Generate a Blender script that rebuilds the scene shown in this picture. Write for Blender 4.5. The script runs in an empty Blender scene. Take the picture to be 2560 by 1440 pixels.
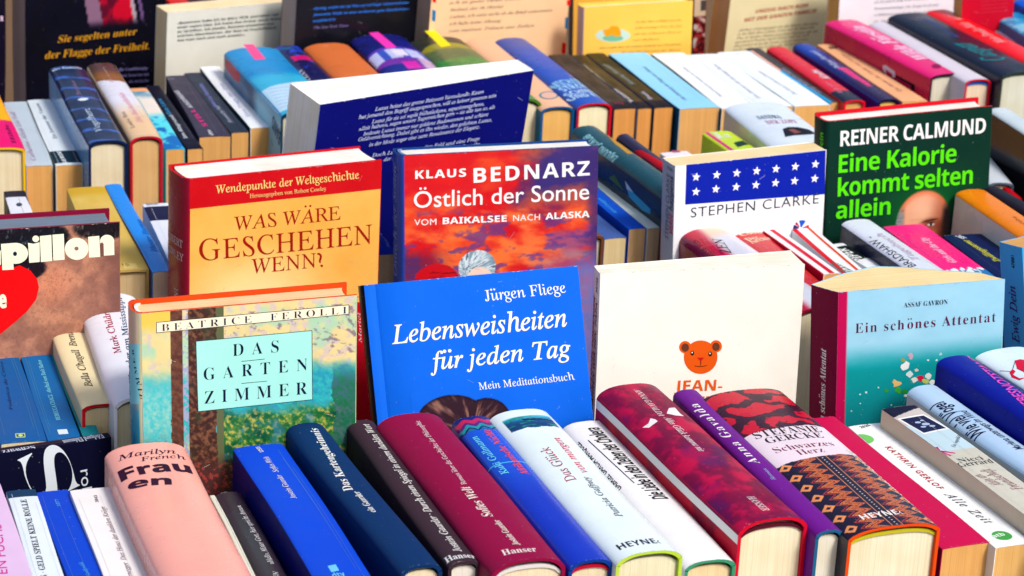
import bpy, bmesh, math, random
import numpy as np
from mathutils import Matrix, Vector

# ---------------------------------------------------------------- scene, camera, light
sc = bpy.context.scene
COL = sc.collection
CAM_H = 81.15                      # cm above the table top
YAW, PITCH, ROLL, FPX = .3455, .3550, 0.0508, 6600.0
RV = np.array([math.cos(YAW), -math.sin(YAW), 0.0])
FV = np.array([math.sin(YAW)*math.cos(PITCH), math.cos(YAW)*math.cos(PITCH), -math.sin(PITCH)])
UV = np.cross(RV, FV)
RV, UV = math.cos(ROLL)*RV+math.sin(ROLL)*UV, math.cos(ROLL)*UV-math.sin(ROLL)*RV
CP = np.array([0.0, 0.0, CAM_H])

cam = bpy.data.cameras.new('camera'); cam.sensor_width = 36.0; cam.lens = 36.0*FPX/2560
cam.clip_start = .05; cam.clip_end = 200
cam.dof.use_dof = True; cam.dof.focus_distance = 1.72; cam.dof.aperture_fstop = 18
co = bpy.data.objects.new('camera', cam); COL.objects.link(co)
co.matrix_world = Matrix((
    (RV[0], UV[0], -FV[0], 0), (RV[1], UV[1], -FV[1], 0), (RV[2], UV[2], -FV[2], CAM_H*.01), (0, 0, 0, 1)))
sc.camera = co

w = bpy.data.worlds.new('World'); sc.world = w; w.use_nodes = True
nt = w.node_tree; bg = nt.nodes['Background']
sky = nt.nodes.new('ShaderNodeTexSky'); sky.sky_type = 'NISHITA'; sky.sun_disc = False
SUN_EL, SUN_AZ = 47, 158           # the sun stands high, behind the camera's right shoulder
sky.sun_elevation = math.radians(SUN_EL); sky.sun_rotation = math.radians(SUN_AZ)
sky.air_density = 1.0; sky.dust_density = 3.0; sky.ozone_density = .6
nt.links.new(sky.outputs[0], bg.inputs[0]); bg.inputs[1].default_value = .078
sun = bpy.data.lights.new('sun', 'SUN'); sun.energy = 1.5; sun.angle = math.radians(12); sun.color = (1, .955, .88)
so = bpy.data.objects.new('sun', sun); COL.objects.link(so)
so.rotation_euler = (math.radians(90-SUN_EL), 0, math.radians(180-SUN_AZ))
sc.view_settings.view_transform = 'Standard'; sc.view_settings.look = 'None'
sc.view_settings.exposure = 1.06; sc.view_settings.gamma = 1
sc.cycles.max_bounces = 5; sc.cycles.diffuse_bounces = 2; sc.cycles.use_denoising = True

# ---------------------------------------------------------------- measuring the photograph
ZT = {1: (0, 0, 2.977), 2: (850, 0, 2.977), 3: (1700, 0, 2.977), 4: (0, 480, 2.977), 5: (850, 480, 2.977), 6: (1700, 480, 2.977),
      7: (0, 960, 2.977), 8: (850, 960, 2.977), 9: (1700, 960, 2.977), 11: (0, 140, 6.095), 12: (400, 60, 6.095),
      13: (1300, 90, 6.095), 14: (1700, 90, 6.095), 15: (2140, 0, 6.095), 16: (2140, 200, 6.095), 17: (2140, 420, 6.095),
      18: (1420, 300, 6.095), 19: (500, 1040, 5.12), 20: (860, 640, 3.43), 21: (2260, 540, 3.13), 22: (2100, 950, 5.561),
      23: (0, 480, 6.095), 24: (1640, 540, 6.095), 25: (700, 60, 4.0), 26: (0, 0, 4.0), 27: (1400, 0, 3.459)}
def q(k, x, y):
    a = ZT[k]; return (a[0]+x/a[2], a[1]+y/a[2])
def ray(p):
    return FV + RV*(p[0]-1280)/FPX - UV*(p[1]-720)/FPX
def at_z(p, z):
    d = ray(p); return CP + d*(z-CAM_H)/d[2]
def proj(P):
    d = np.asarray(P)-CP; k = d@FV
    return np.array([1280+FPX*(d@RV)/k, 720-FPX*(d@UV)/k])

# ---------------------------------------------------------------- materials
def lin(c):
    r = []
    for v in c[:3]:
        v = v/255.0
        r.append(v/12.92 if v <= .04045 else ((v+.055)/1.055)**2.4)
    return r
KCOL = .86
MATS = {}
def ink(rgb, rough=.42, kind='cover'):
    key = (tuple(int(v) for v in rgb), rough, kind)
    if key in MATS: return MATS[key]
    m = bpy.data.materials.new('%s_%02x%02x%02x' % ((kind,)+key[0])); m.use_nodes = True
    t = m.node_tree; N = t.nodes; L = t.links; b = N['Principled BSDF']
    c = [max(.004, v*KCOL) for v in lin(rgb)]
    b.inputs['Roughness'].default_value = rough
    b.inputs['Specular IOR Level'].default_value = .05 if rough > .31 else .22
    if kind == 'letter':
        b.inputs['Base Color'].default_value = (*c, 1); MATS[key] = m; return m
    tc = N.new('ShaderNodeTexCoord')
    if kind == 'pages':
        mp = N.new('ShaderNodeMapping'); mp.inputs['Scale'].default_value = (2600, 7, 7)
        L.new(tc.outputs['Object'], mp.inputs[0])
        n = N.new('ShaderNodeTexNoise'); n.inputs['Scale'].default_value = 1; n.inputs['Detail'].default_value = 3
        L.new(mp.outputs[0], n.inputs[0])
        n2 = N.new('ShaderNodeTexNoise'); n2.inputs['Scale'].default_value = 30; L.new(tc.outputs['Object'], n2.inputs[0])
        r = N.new('ShaderNodeValToRGB'); r.color_ramp.elements[0].position = .3; r.color_ramp.elements[1].position = .62
        r.color_ramp.elements[0].color = (c[0]*.85, c[1]*.81, c[2]*.74, 1); r.color_ramp.elements[1].color = (*[min(.88, v*1.05) for v in c], 1)
        L.new(n.outputs[0], r.inputs[0])
        mx = N.new('ShaderNodeMix'); mx.data_type = 'RGBA'; mx.blend_type = 'MULTIPLY'
        r2 = N.new('ShaderNodeValToRGB'); r2.color_ramp.elements[0].position = .35; r2.color_ramp.elements[1].position = .65
        r2.color_ramp.elements[0].color = (.93, .89, .82, 1); r2.color_ramp.elements[1].color = (1, 1, 1, 1)
        L.new(n2.outputs[0], r2.inputs[0]); mx.inputs[0].default_value = 1
        L.new(r.outputs[0], mx.inputs[6]); L.new(r2.outputs[0], mx.inputs[7]); L.new(mx.outputs[2], b.inputs['Base Color'])
        bp = N.new('ShaderNodeBump'); bp.inputs['Strength'].default_value = .5; bp.inputs['Distance'].default_value = .0004
        L.new(n.outputs[0], bp.inputs['Height']); L.new(bp.outputs[0], b.inputs['Normal'])
        b.inputs['Roughness'].default_value = .85; b.inputs['Specular IOR Level'].default_value = .2
        MATS[key] = m; return m
    # printed or cloth cover: faint mottling, rubbed specks, uneven gloss, soft dents
    n = N.new('ShaderNodeTexNoise'); n.inputs['Scale'].default_value = 38; n.inputs['Detail'].default_value = 4
    L.new(tc.outputs['Object'], n.inputs[0])
    r = N.new('ShaderNodeMapRange'); r.inputs[1].default_value = .3; r.inputs[2].default_value = .7
    r.inputs[3].default_value = .955; r.inputs[4].default_value = 1.03; L.new(n.outputs[0], r.inputs[0])
    vm = N.new('ShaderNodeVectorMath'); vm.operation = 'SCALE'
    if kind == 'paint':
        at = N.new('ShaderNodeAttribute'); at.attribute_name = 'paint'; L.new(at.outputs['Color'], vm.inputs[0])
    else:
        vm.inputs[0].default_value = c
    L.new(r.outputs[0], vm.inputs[3])
    sp = N.new('ShaderNodeTexNoise'); sp.inputs['Scale'].default_value = 620; sp.inputs['Detail'].default_value = 1
    L.new(tc.outputs['Object'], sp.inputs[0])
    sr = N.new('ShaderNodeMapRange'); sr.inputs[1].default_value = .77; sr.inputs[2].default_value = .82; sr.inputs[4].default_value = .35
    L.new(sp.outputs[0], sr.inputs[0])
    mx = N.new('ShaderNodeMix'); mx.data_type = 'RGBA'; mx.inputs[7].default_value = (.62, .6, .57, 1)
    L.new(sr.outputs[0], mx.inputs[0]); L.new(vm.outputs[0], mx.inputs[6]); L.new(mx.outputs[2], b.inputs['Base Color'])
    rr = N.new('ShaderNodeMapRange'); rr.inputs[1].default_value = .3; rr.inputs[2].default_value = .7
    rr.inputs[3].default_value = rough-.08; rr.inputs[4].default_value = rough+.1; L.new(n.outputs[0], rr.inputs[0]); L.new(rr.outputs[0], b.inputs['Roughness'])
    d = N.new('ShaderNodeTexNoise'); d.inputs['Scale'].default_value = 26; d.inputs['Detail'].default_value = 3; L.new(tc.outputs['Object'], d.inputs[0])
    bp = N.new('ShaderNodeBump'); bp.inputs['Strength'].default_value = .16; bp.inputs['Distance'].default_value = .0022
    L.new(d.outputs[0], bp.inputs['Height']); nrm = bp
    if rough >= .5:                      # woven cloth
        wv = N.new('ShaderNodeTexNoise'); wv.inputs['Scale'].default_value = 1500; wv.inputs['Detail'].default_value = 2; L.new(tc.outputs['Object'], wv.inputs[0])
        nrm = N.new('ShaderNodeBump'); nrm.inputs['Strength'].default_value = .5; nrm.inputs['Distance'].default_value = .0003
        L.new(wv.outputs[0], nrm.inputs['Height']); L.new(bp.outputs[0], nrm.inputs['Normal'])
    L.new(nrm.outputs[0], b.inputs['Normal'])
    MATS[key] = m; return m
PAINT = lambda rough=.42: ink((0, 0, 0), rough, 'paint')

# ---------------------------------------------------------------- numpy noise for printed pictures
def vnoise(x, y, s=0):
    xi = np.floor(x).astype(np.int64); yi = np.floor(y).astype(np.int64); fx = x-xi; fy = y-yi
    fx = fx*fx*(3-2*fx); fy = fy*fy*(3-2*fy)
    def h(a, b):
        n = (a*374761393+b*668265263+s*974634777) & 0xffffffff
        n = ((n ^ (n >> 13))*1274126177) & 0xffffffff
        return ((n ^ (n >> 16)) & 0xffff)/65535.0
    return (h(xi, yi)*(1-fx)+h(xi+1, yi)*fx)*(1-fy)+(h(xi, yi+1)*(1-fx)+h(xi+1, yi+1)*fx)*fy
def fbm(x, y, s=0, o=4):
    r = 0; a = .5; t = 0
    for i in range(o):
        r = r+a*vnoise(x*2**i, y*2**i, s+i*17); t += a; a *= .55
    return r/t
def sm(a, b, x):
    t = np.clip((x-a)/(b-a), 0, 1); return t*t*(3-2*t)
def mixc(A, B, f):
    A = np.asarray(A, float); B = np.asarray(B, float); return A+(B-A)*np.asarray(f)[..., None]

# ---------------------------------------------------------------- lettering
# serif, italic and bold shapes come from the mathematical alphabets; slanted cuts are made by shearing
STY = {'b': 0x1D400, 'bi': 0x1D400, 'i': 0x1D434, 'u': 0x1D434, 'sc': 0x1D434, 'sb': 0x1D5D4, 'sbi': 0x1D5D4}
DIG = {'b': 0x1D7CE, 'i': 0x1D7CE, 'u': 0x1D7CE, 'bi': 0x1D7CE, 'sb': 0x1D7EC, 'sbi': 0x1D7EC}
SHEAR = {'u': -.31, 'bi': .25, 'sbi': .22, 'si': .22, 'sc': .2}
UML = {'ä': 'a', 'ö': 'o', 'ü': 'u', 'Ä': 'A', 'Ö': 'O', 'Ü': 'U'}
def conv(txt, st):
    if st not in STY: return txt.replace('í', 'i')
    o = STY[st]; r = ''
    for c in txt:
        d = ''
        if c in UML: c = UML[c]; d = '\u0308' if c.islower() else ''
        if c == 'í': c = 'i'
        if c == 'á': c = 'a'
        if c == 'h' and o == 0x1D434: r += '\u210e'
        elif 'A' <= c <= 'Z': r += d+chr(o+ord(c)-65)
        elif 'a' <= c <= 'z': r += d+chr(o+26+ord(c)-97)
        elif c.isdigit() and st in DIG: r += chr(DIG[st]+int(c))
        else: r += c
    return r
GLY = {}
def text_mesh(txt, st, off=0, res=3, sp=1.0):
    key = (txt, st, off, res, sp)
    if key in GLY: return GLY[key]
    c = bpy.data.curves.new('t', 'FONT'); c.body = conv(txt, st); c.resolution_u = res; c.offset = off; c.space_character = sp
    c.shear = SHEAR.get(st, 0)
    o = bpy.data.objects.new('t', c); COL.objects.link(o)
    dg = bpy.context.evaluated_depsgraph_get(); me = o.evaluated_get(dg).to_mesh()
    v = np.empty(len(me.vertices)*3); me.vertices.foreach_get('co', v); v = v.reshape(-1, 3)[:, :2].copy()
    f = [tuple(p.vertices) for p in me.polygons]
    o.evaluated_get(dg).to_mesh_clear(); bpy.data.objects.remove(o); bpy.data.curves.remove(c)
    GLY[key] = (v, f); return GLY[key]
CAPS = {}
def cap_h(st, off=0):
    if st not in CAPS:
        v, f = text_mesh('H', st); CAPS[st] = float(v[:, 1].max())
    return CAPS[st]

# ---------------------------------------------------------------- the book
BOOKS = []
class Part:
    def __init__(s): s.v = []; s.f = []; s.m = []; s.mats = []; s.col = {}
    def mat(s, m):
        if m not in s.mats: s.mats.append(m)
        return s.mats.index(m)
    def add(s, vs, fs, m, cols=None):
        b = len(s.v); i = s.mat(m); s.v.extend([tuple(x) for x in vs])
        for f in fs: s.f.append(tuple(b+k for k in f)); s.m.append(i)
        if cols is not None:
            for k, c in enumerate(cols): s.col[b+k] = c
SURF = {'front': 'front_cover', 'back': 'back_cover', 'spine': 'spine'}
class Book:
    def __init__(s, name, label, group, t, W, H, M, hard, b, cover, spine=None, back=None, edge=None, pages=(240, 225, 195), hb=None,
                 groove=0, rough=.42, skew=0, splay=0, upright=False, wob=.04, nopages=False, sq=.3, seed=0):
        s.t, s.W, s.H, s.M, s.hard, s.b = t, W, H, M, hard, (b*.86 if hard else b)
        s.Mi = np.linalg.inv(M); s.skew = skew; s.splay = splay; s.wob = wob; s.rough = rough
        s.name, s.label, s.group = name, label, group; s.up = upright
        rnd = random.Random(sum(ord(c)*(i+3) for i, c in enumerate(label)))
        s.ph = rnd.random()*6.28; s.ph2 = rnd.random()*6.28
        s.p = {k: Part() for k in ('front_cover', 'back_cover', 'spine', 'page_block', 'headband', 'headband#')}
        s.ex = {}
        s.cov = cover; th = .21 if hard else .045; s.th = th; s.sqv = sq if hard else .03
        cm = ink(cover, rough); sm_ = ink(spine or cover, rough); bm = ink(back or cover, rough); em = ink(edge or cover, max(.5, rough))
        nz = 16; zs = [H*i/nz for i in range(nz+1)]
        # boards
        ys = [0, .25, .5, .75, 1.0]+[1.0+(W-1.0)*i/7 for i in range(1, 7)]+[W-.06, W]
        for sg, nm, mm in ((1, 'front_cover', cm), (-1, 'back_cover', bm)):
            out = []
            for y in ys:
                g = 0
                if groove and hard: g = groove*math.exp(-((y-.72)/.2)**2)
                if y == W: g = .05 if hard else 0
                out.append((sg*(t/2-g), y))
            inn = [(sg*(t/2-th), y) for y in reversed(ys)]
            s.extrude(nm, out+inn, zs, mm, em, len(out), flip=(sg < 0))
        n = 20; so_ = []; si = []
        for i in range(n+1):
            u = -math.cos(math.pi*i/n)*t/2; so_.append((u, -s.arch(u))); si.append((u*(1-2*th/t), -s.arch(u)+th*.8 if 0 < i < n else 0.0))
        s.extrude('spine', so_+si[::-1], zs, sm_, em, len(so_), flip=False)
        # page block
        if not nopages:
            pm = ink(pages, .85, 'pages'); xh = t/2-th-.004; npx = 12; v = []; f = []
            z0, z1 = s.sqv, H-s.sqv
            top = []; bot = []
            for i in range(npx+1):
                x = -xh+2*xh*i/npx; a = s.arch(x*(t/2)/xh*.985)
                top.append((x, (-a*.82+th+.10+.10*b) if hard else -a+th))
                bot.append((x, W-(sq+.02 if hard else .02)-(.35*b*(1-(x/xh)**2) if hard else 0)))
            ny = 8; zz = [z0+(z1-z0)*k/6 for k in range(7)]; P = s.p['page_block']; vs = []; fs = []
            path = [(i, 0) for i in range(npx+1)]+[(npx, j) for j in range(1, ny+1)]+[(i, ny) for i in range(npx-1, -1, -1)]+[(0, j) for j in range(ny-1, 0, -1)]
            pt = lambda i, j: (top[i][0], top[i][1]+(bot[i][1]-top[i][1])*j/ny)
            k = len(path)
            for z in zz: vs += [(*pt(i, j), z) for i, j in path]
            for jj in range(len(zz)-1):
                for i in range(k): fs.append((jj*k+i, jj*k+(i+1) % k, (jj+1)*k+(i+1) % k, (jj+1)*k+i))
            for z, fl in ((z0, 1), (z1, 0)):
                o = len(vs); vs += [(*pt(i, j), z) for j in range(ny+1) for i in range(npx+1)]; m_ = npx+1
                for j in range(ny):
                    for i in range(npx):
                        f = (o+j*m_+i, o+j*m_+i+1, o+(j+1)*m_+i+1, o+(j+1)*m_+i); fs.append(f[::-1] if fl else f)
            P.add(vs, fs, pm)
            if hb and hard:
                hm = ink(hb, .7)
                for zc, sg in ((z0, -1), (z1, 1)):
                    vs = []; fs = []
                    for (x, y) in top:
                        vs += [(x, y-.10, zc+sg*.12), (x, y+.12, zc+sg*.12), (x, y+.12, zc-sg*.02), (x, y-.10, zc-sg*.02)]
                    for i in range(len(top)-1):
                        for j in range(4):
                            A = i*4+j; B = i*4+(j+1) % 4; fs.append((A, B, B+4, A+4) if sg < 0 else (A, A+4, B+4, B))
                    s.p['headband' if sg < 0 else 'headband#'].add(vs, fs, hm)
        BOOKS.append(s)
    bk = False; bulge = 0
    def arch(s, u):
        k = min(1.0, abs(2*u/s.t)); return s.b*(1-k**2.7)**.6
    def extrude(s, nm, prof, zs, mo, me, nout, flip):
        P = s.p[nm]; k = len(prof); vs = []
        for z in zs: vs += [(x, y, z) for x, y in prof]
        fo = []; fi = []
        for j in range(len(zs)-1):
            for i in range(k):
                f = (j*k+i, j*k+(i+1) % k, (j+1)*k+(i+1) % k, (j+1)*k+i)
                if flip: f = f[::-1]
                (fo if i < nout-1 else fi).append(f)
        o = (len(zs)-1)*k
        for i in range(nout-1):
            a, b, c, d = i, i+1, k-2-i, k-1-i
            f1, f2 = (d, c, b, a), (o+a, o+b, o+c, o+d)
            if flip: f1, f2 = f1[::-1], f2[::-1]
            fi += [f1, f2]
        P.add(vs, fo, mo); n0 = len(P.v)-len(vs)
        im = P.mat(me)
        for f in fi: P.f.append(tuple(n0+q_ for q_ in f)); P.m.append(im)
    def sp(s, surf, u, v, e=0):
        if surf == 'front': return (s.t/2+e, u, v)
        if surf == 'back': return (-s.t/2-e, -u, v)
        if surf == 'head': return (u, v, s.H+e)
        k = abs(2*u/s.t)
        if k > .97: return (u*(1+2*e/s.t), -s.arch(u)-e, v)
        return (u, -s.arch(u)-e, v)
    def loc(s, surf, p):
        """pixel of the photograph -> (u, v) on a surface of this book, in cm"""
        o = s.Mi@np.array([*CP, 1]); d = s.Mi@np.array([*ray(p), 0])
        if surf == 'front': k = (s.t/2-o[0])/d[0]; P = o+k*d; return (P[1], P[2])
        if surf == 'back': k = (-s.t/2-o[0])/d[0]; P = o+k*d; return (-P[1], P[2])
        y = -s.b*.8
        for i in range(6):
            P = o+(y-o[1])/d[1]*d; y = .5*y-.5*s.arch(max(-s.t/2, min(s.t/2, P[0])))
        return (P[0], P[2])
    def put(s, surf, vs, fs, m, e, cols=None, part=None):
        """lay a flat (u,v) mesh on a surface, cutting it finely enough to follow a curved spine"""
        vy = [y for x, y in vs]; tall = max(vy)-min(vy) > 2.2
        if ((surf == 'spine' and s.b > .02) or tall) and cols is None:
            bm = bmesh.new(); bv = [bm.verts.new((x, y, 0)) for x, y in vs]
            for f in fs:
                try: bm.faces.new([bv[i] for i in f])
                except ValueError: pass
            us = [x for x, y in vs]; lo, hi = min(us), max(us); st = max(.12, s.t/22) if s.b > .12 else max(.2, s.t/9)
            x = math.ceil(lo/st)*st
            while x < hi and surf == 'spine' and s.b > .02:
                bmesh.ops.bisect_plane(bm, geom=bm.verts[:]+bm.edges[:]+bm.faces[:], plane_co=(x, 0, 0), plane_no=(1, 0, 0)); x += st
            y = math.ceil(min(vy)/1.3)*1.3
            while tall and y < max(vy):
                bmesh.ops.bisect_plane(bm, geom=bm.verts[:]+bm.edges[:]+bm.faces[:], plane_co=(0, y, 0), plane_no=(0, 1, 0)); y += 1.3
            bm.verts.index_update(); vs = [(v.co.x, v.co.y) for v in bm.verts]; fs = [[v.index for v in f.verts] for f in bm.faces]; bm.free()
            if surf == 'spine' and s.b > .02: vs = [(max(-s.t/2*.998, min(s.t/2*.998, x)), y) for x, y in vs]
        P = s.p[part or SURF[surf]] if not part else s.ex.setdefault(part, Part())
        P.add([s.sp(surf, x, y, e) for x, y in vs], fs, m, cols)
    def text(s, surf, txt, p0, p1, h, st='b', col=(255, 255, 255), off=0, sp=1.0, res=3, cm=False, e=.022):
        if cm: a, b = p0, p1; H = h
        else:
            a, b = s.loc(surf, p0), s.loc(surf, p1)
            mid = ((p0[0]+p1[0])/2, (p0[1]+p1[1])/2); dx, dy = p1[0]-p0[0], p1[1]-p0[1]; L = math.hypot(dx, dy)
            c0 = s.loc(surf, mid)
            # cap height: h pixels measured across the line of writing in the photograph
            d = np.array([b[0]-a[0], b[1]-a[1]]); d /= np.linalg.norm(d); up = np.array([-d[1], d[0]])
            q0 = s.topx(surf, c0[0], c0[1]); q1 = s.topx(surf, c0[0]+up[0]*.3, c0[1]+up[1]*.3)
            pr = abs((q1[0]-q0[0])*dy-(q1[1]-q0[1])*dx)/L/.3
            H = h/max(pr, 1e-3)
        v, f = text_mesh(txt, st, off, res, sp); ch = cap_h(st)
        d = np.array([b[0]-a[0], b[1]-a[1]]); Lc = np.linalg.norm(d); d = d/Lc; up = np.array([-d[1], d[0]])
        x0, x1 = v[:, 0].min(), v[:, 0].max(); X = (v[:, 0]-x0)*Lc/(x1-x0); Y = v[:, 1]*H/ch
        pts = [(a[0]+d[0]*x+up[0]*y, a[1]+d[1]*x+up[1]*y) for x, y in zip(X, Y)]
        s.put(surf, pts, f, ink(col, .45, 'letter'), e)
    def topx(s, surf, u, v):
        P = s.M@np.array([*s.sp(surf, u, v), 1]); return proj(P[:3])
    def poly(s, surf, pts, col, e=.009, cm=False, rough=.42, part=None, kind='cover'):
        P = [p if cm else s.loc(surf, p) for p in pts]
        if sum(P[i][0]*P[(i+1) % len(P)][1]-P[(i+1) % len(P)][0]*P[i][1] for i in range(len(P))) < 0: P = P[::-1]
        s.put(surf, P, [list(range(len(P)))], ink(col, rough, kind), e+.004, part=part)
    def disc(s, surf, c, rx, ry, col, e=.011, cm=False, n=28, a0=0, a1=360, rough=.42):
        if cm: s.poly(surf, [(c[0]+rx*math.cos(math.radians(a0+(a1-a0)*i/n)), c[1]+ry*math.sin(math.radians(a0+(a1-a0)*i/n))) for i in range(n)], col, e, True, rough)
        else: s.poly(surf, [(c[0]+rx*math.cos(math.radians(a0+(a1-a0)*i/n)), c[1]+ry*math.sin(math.radians(a0+(a1-a0)*i/n))) for i in range(n)], col, e, rough=rough)
    def line(s, surf, p0, p1, wcm, col, e=.012, cm=False):
        a = p0 if cm else s.loc(surf, p0); b = p1 if cm else s.loc(surf, p1)
        d = np.array([b[0]-a[0], b[1]-a[1]]); d /= max(1e-6, np.linalg.norm(d)); n = np.array([-d[1], d[0]])*wcm/2
        s.poly(surf, [(a[0]+n[0], a[1]+n[1]), (a[0]-n[0], a[1]-n[1]), (b[0]-n[0], b[1]-n[1]), (b[0]+n[0], b[1]+n[1])], col, e, True)
    def band(s, v0, v1, col, surf='spine', e=.007, u0=None, u1=None):
        if surf == 'spine': a, b = -s.t/2*.998 if u0 is None else u0, s.t/2*.998 if u1 is None else u1
        elif surf == 'front': a, b = (0.01 if u0 is None else u0), (s.W-.07 if u1 is None else u1)
        else: a, b = (-s.W+.07 if u0 is None else u0), (-.01 if u1 is None else u1)
        s.poly(surf, [(a, v0), (b, v0), (b, v1), (a, v1)], col, e, True, s.rough)
    def wear(s, amt=1.0):
        """rubbed edges, reading creases and light scratches"""
        r = random.Random(len(s.label)*131+int(s.t*100)+int(s.H*10)); c = s.cov
        lt = tuple(int(v+(236-v)*.55) for v in c) if sum(c) < 560 else tuple(int(v*.86) for v in c)
        n = int(s.t/.16)
        for end in (0, 1):
            for i in range(n):
                if r.random() < .42*amt:
                    u = -s.t/2*.94+s.t*.94*i/n; w_ = .05+.16*r.random(); d = .015+.05*r.random()**2; v = s.H-.003 if end else .003; d = -d if end else d
                    s.poly('spine', [(u, v), (u+w_, v), (u+w_*.7, v+d), (u+w_*.2, v+d*.8)], lt, .019, True)
        if s.up:
            sf, g = ('front', 1) if not s.bk else ('back', -1)
            for i in range(int(s.W/.3)):
                if r.random() < .3*amt:
                    u = .1+.3*i; d = .02+.05*r.random()**2; w_ = .08+.22*r.random(); s.poly(sf, [(g*u, s.H-.003), (g*(u+w_), s.H-.003), (g*(u+w_*.7), s.H-d), (g*(u+w_*.2), s.H-d*.8)], lt, .019, True)
            for i in range(int(5*amt)):
                u = r.uniform(.6, s.W-1.2); v = r.uniform(s.H*.45, s.H-.6); a = r.uniform(-.8, 1.2); L_ = r.uniform(.3, 1.4)
                s.line(sf, (g*u, v), (g*(u+L_*math.cos(a)*.5), v+L_*math.sin(a)*.5), .018, lt, .019, True)
        elif not s.hard:
            for k in range(r.choice((1, 2, 2, 3))):
                u = s.t*r.choice((-.36, -.3, .3, .36, .1)); v0 = r.uniform(.2, 3); v1 = s.H-r.uniform(.2, 4); lt2 = tuple(int(v+(215-v)*.35) for v in c)
                s.line('spine', (u, v0), (u+r.uniform(-.05, .05), v1), .022, lt2, .019, True)
    def art(s, surf, fn, res=.1, box=None, e=.008, rough=None):
        """a printed picture: a fine sheet on the surface carrying one ink colour per vertex; fn(u, v) -> sRGB 0..255"""
        if box: u0, u1, v0, v1 = box
        elif surf == 'spine': u0, u1, v0, v1 = -s.t/2*.999, s.t/2*.999, .004, s.H-.004
        elif surf == 'front': u0, u1, v0, v1 = .0, s.W-.062, .004, s.H-.004
        else: u0, u1, v0, v1 = -s.W+.062, .0, .004, s.H-.004
        nu = max(2, int((u1-u0)/res)); nv = max(2, int((v1-v0)/res))
        U, V = np.meshgrid(np.linspace(u0, u1, nu+1), np.linspace(v0, v1, nv+1)); c = np.clip(fn(U, V), 0, 255)/255.
        c = np.where(c <= .04045, c/12.92, ((c+.055)/1.055)**2.4)*KCOL; c = np.maximum(c, .004)
        vs = list(zip(U.ravel(), V.ravel())); k = nu+1
        fs = [(j*k+i, j*k+i+1, (j+1)*k+i+1, (j+1)*k+i) for j in range(nv) for i in range(nu)]
        s.put(surf, vs, fs, PAINT(rough or s.rough), e, cols=c.reshape(-1, 3))
    def warp(s, P):
        x, y, z = P[:, 0].copy(), P[:, 1].copy(), P[:, 2]
        if s.splay:      # the far board stands away from the face towards us
            a = (s.t/2 if not s.bk else -s.t/2); x = a+(x-a)*(1+s.splay*np.clip(y, 0, None)/s.W)
        if s.bulge:      # fanned paper: the block is thickest past the middle
            a = (s.t/2 if not s.bk else -s.t/2); k = np.clip(y/s.W, 0, 1); x = a+(x-a)*(1+s.bulge*np.interp(k, [0, .35, .66, .9, 1], [0, .62, 1, .12, -.1]))
        y = y+s.skew*(s.t/2-x)/s.t
        x = x+s.wob*np.sin(z*.31+s.ph); y = y+s.wob*.8*np.sin(z*.27+s.ph2)
        return np.stack([x, y, z], 1)
    def build(s):
        o0 = np.array([0, s.W/2 if s.up else s.W, 0 if s.up else s.H/2])
        root = bpy.data.objects.new(s.name, None); root.empty_display_size = .02; COL.objects.link(root)
        M = s.M.copy(); M[:3, 3] = (s.M@np.array([*o0, 1]))[:3]*.01
        root.matrix_world = Matrix(M.tolist())
        root['label'] = s.label; root['category'] = 'book'
        if s.group: root['group'] = s.group
        obs = {}
        for nm, P in list(s.p.items())+list(s.ex.items()):
            if not P.v: continue
            nm = nm.rstrip('#')
            me = bpy.data.meshes.new(nm); V = (s.warp(np.array(P.v))-o0)*.01
            me.from_pydata(V.tolist(), [], P.f)
            for m in P.mats: me.materials.append(m)
            me.polygons.foreach_set('material_index', P.m); me.polygons.foreach_set('use_smooth', [True]*len(P.f))
            if P.col:
                a = me.attributes.new('paint', 'FLOAT_COLOR', 'POINT'); buf = np.zeros((len(P.v), 4)); buf[:, 3] = 1
                for k, c in P.col.items(): buf[k, :3] = c
                a.data.foreach_set('color', buf.ravel())
            me.validate(); me.update(); me.set_sharp_from_angle(angle=math.radians(38))
            o = bpy.data.objects.new(nm, me); COL.objects.link(o); o.parent = root; obs[nm] = o
        return root

def spine_up(name, label, L=None, R=None, W=12.5, H=None, end='f', t=None, side='L', Rp=None, roll=0, lift=0, dbg=False, **kw):
    """a book lying on its fore-edge, spine up. L = (near, far) pixels on its left shoulder edge; Rp a pixel on the right one"""
    hard = kw.pop('hard', False); b = kw.pop('b', .5 if hard else .05); z = W+lift
    n, f = at_z(L[0], z), at_z(L[1], z); d = f-n; D = np.linalg.norm(d); d = d/D
    right = np.array([d[1], -d[0], 0])
    if t is None: t = abs((at_z(Rp, z)-n)@right)
    if H is None: H = D
    org = n if end in ('n', 'nf') else f-d*H
    ctr = org+right*(t/2 if side == 'L' else -t/2)
    M = np.eye(4); M[:3, 0] = right; M[:3, 1] = (0, 0, -1); M[:3, 2] = d; M[:3, 3] = ctr
    if roll:
        c, s_ = math.cos(math.radians(roll)), math.sin(math.radians(roll)); X = M[:3, 0].copy(); Y = M[:3, 1].copy()
        M[:3, 0] = c*X-s_*Y; M[:3, 1] = s_*X+c*Y
    B = Book(name, label, kw.pop('group', None), t, W, H, M, hard, b, **kw); B.len = D; B.near = end in ('n', 'nf')
    return B
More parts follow.
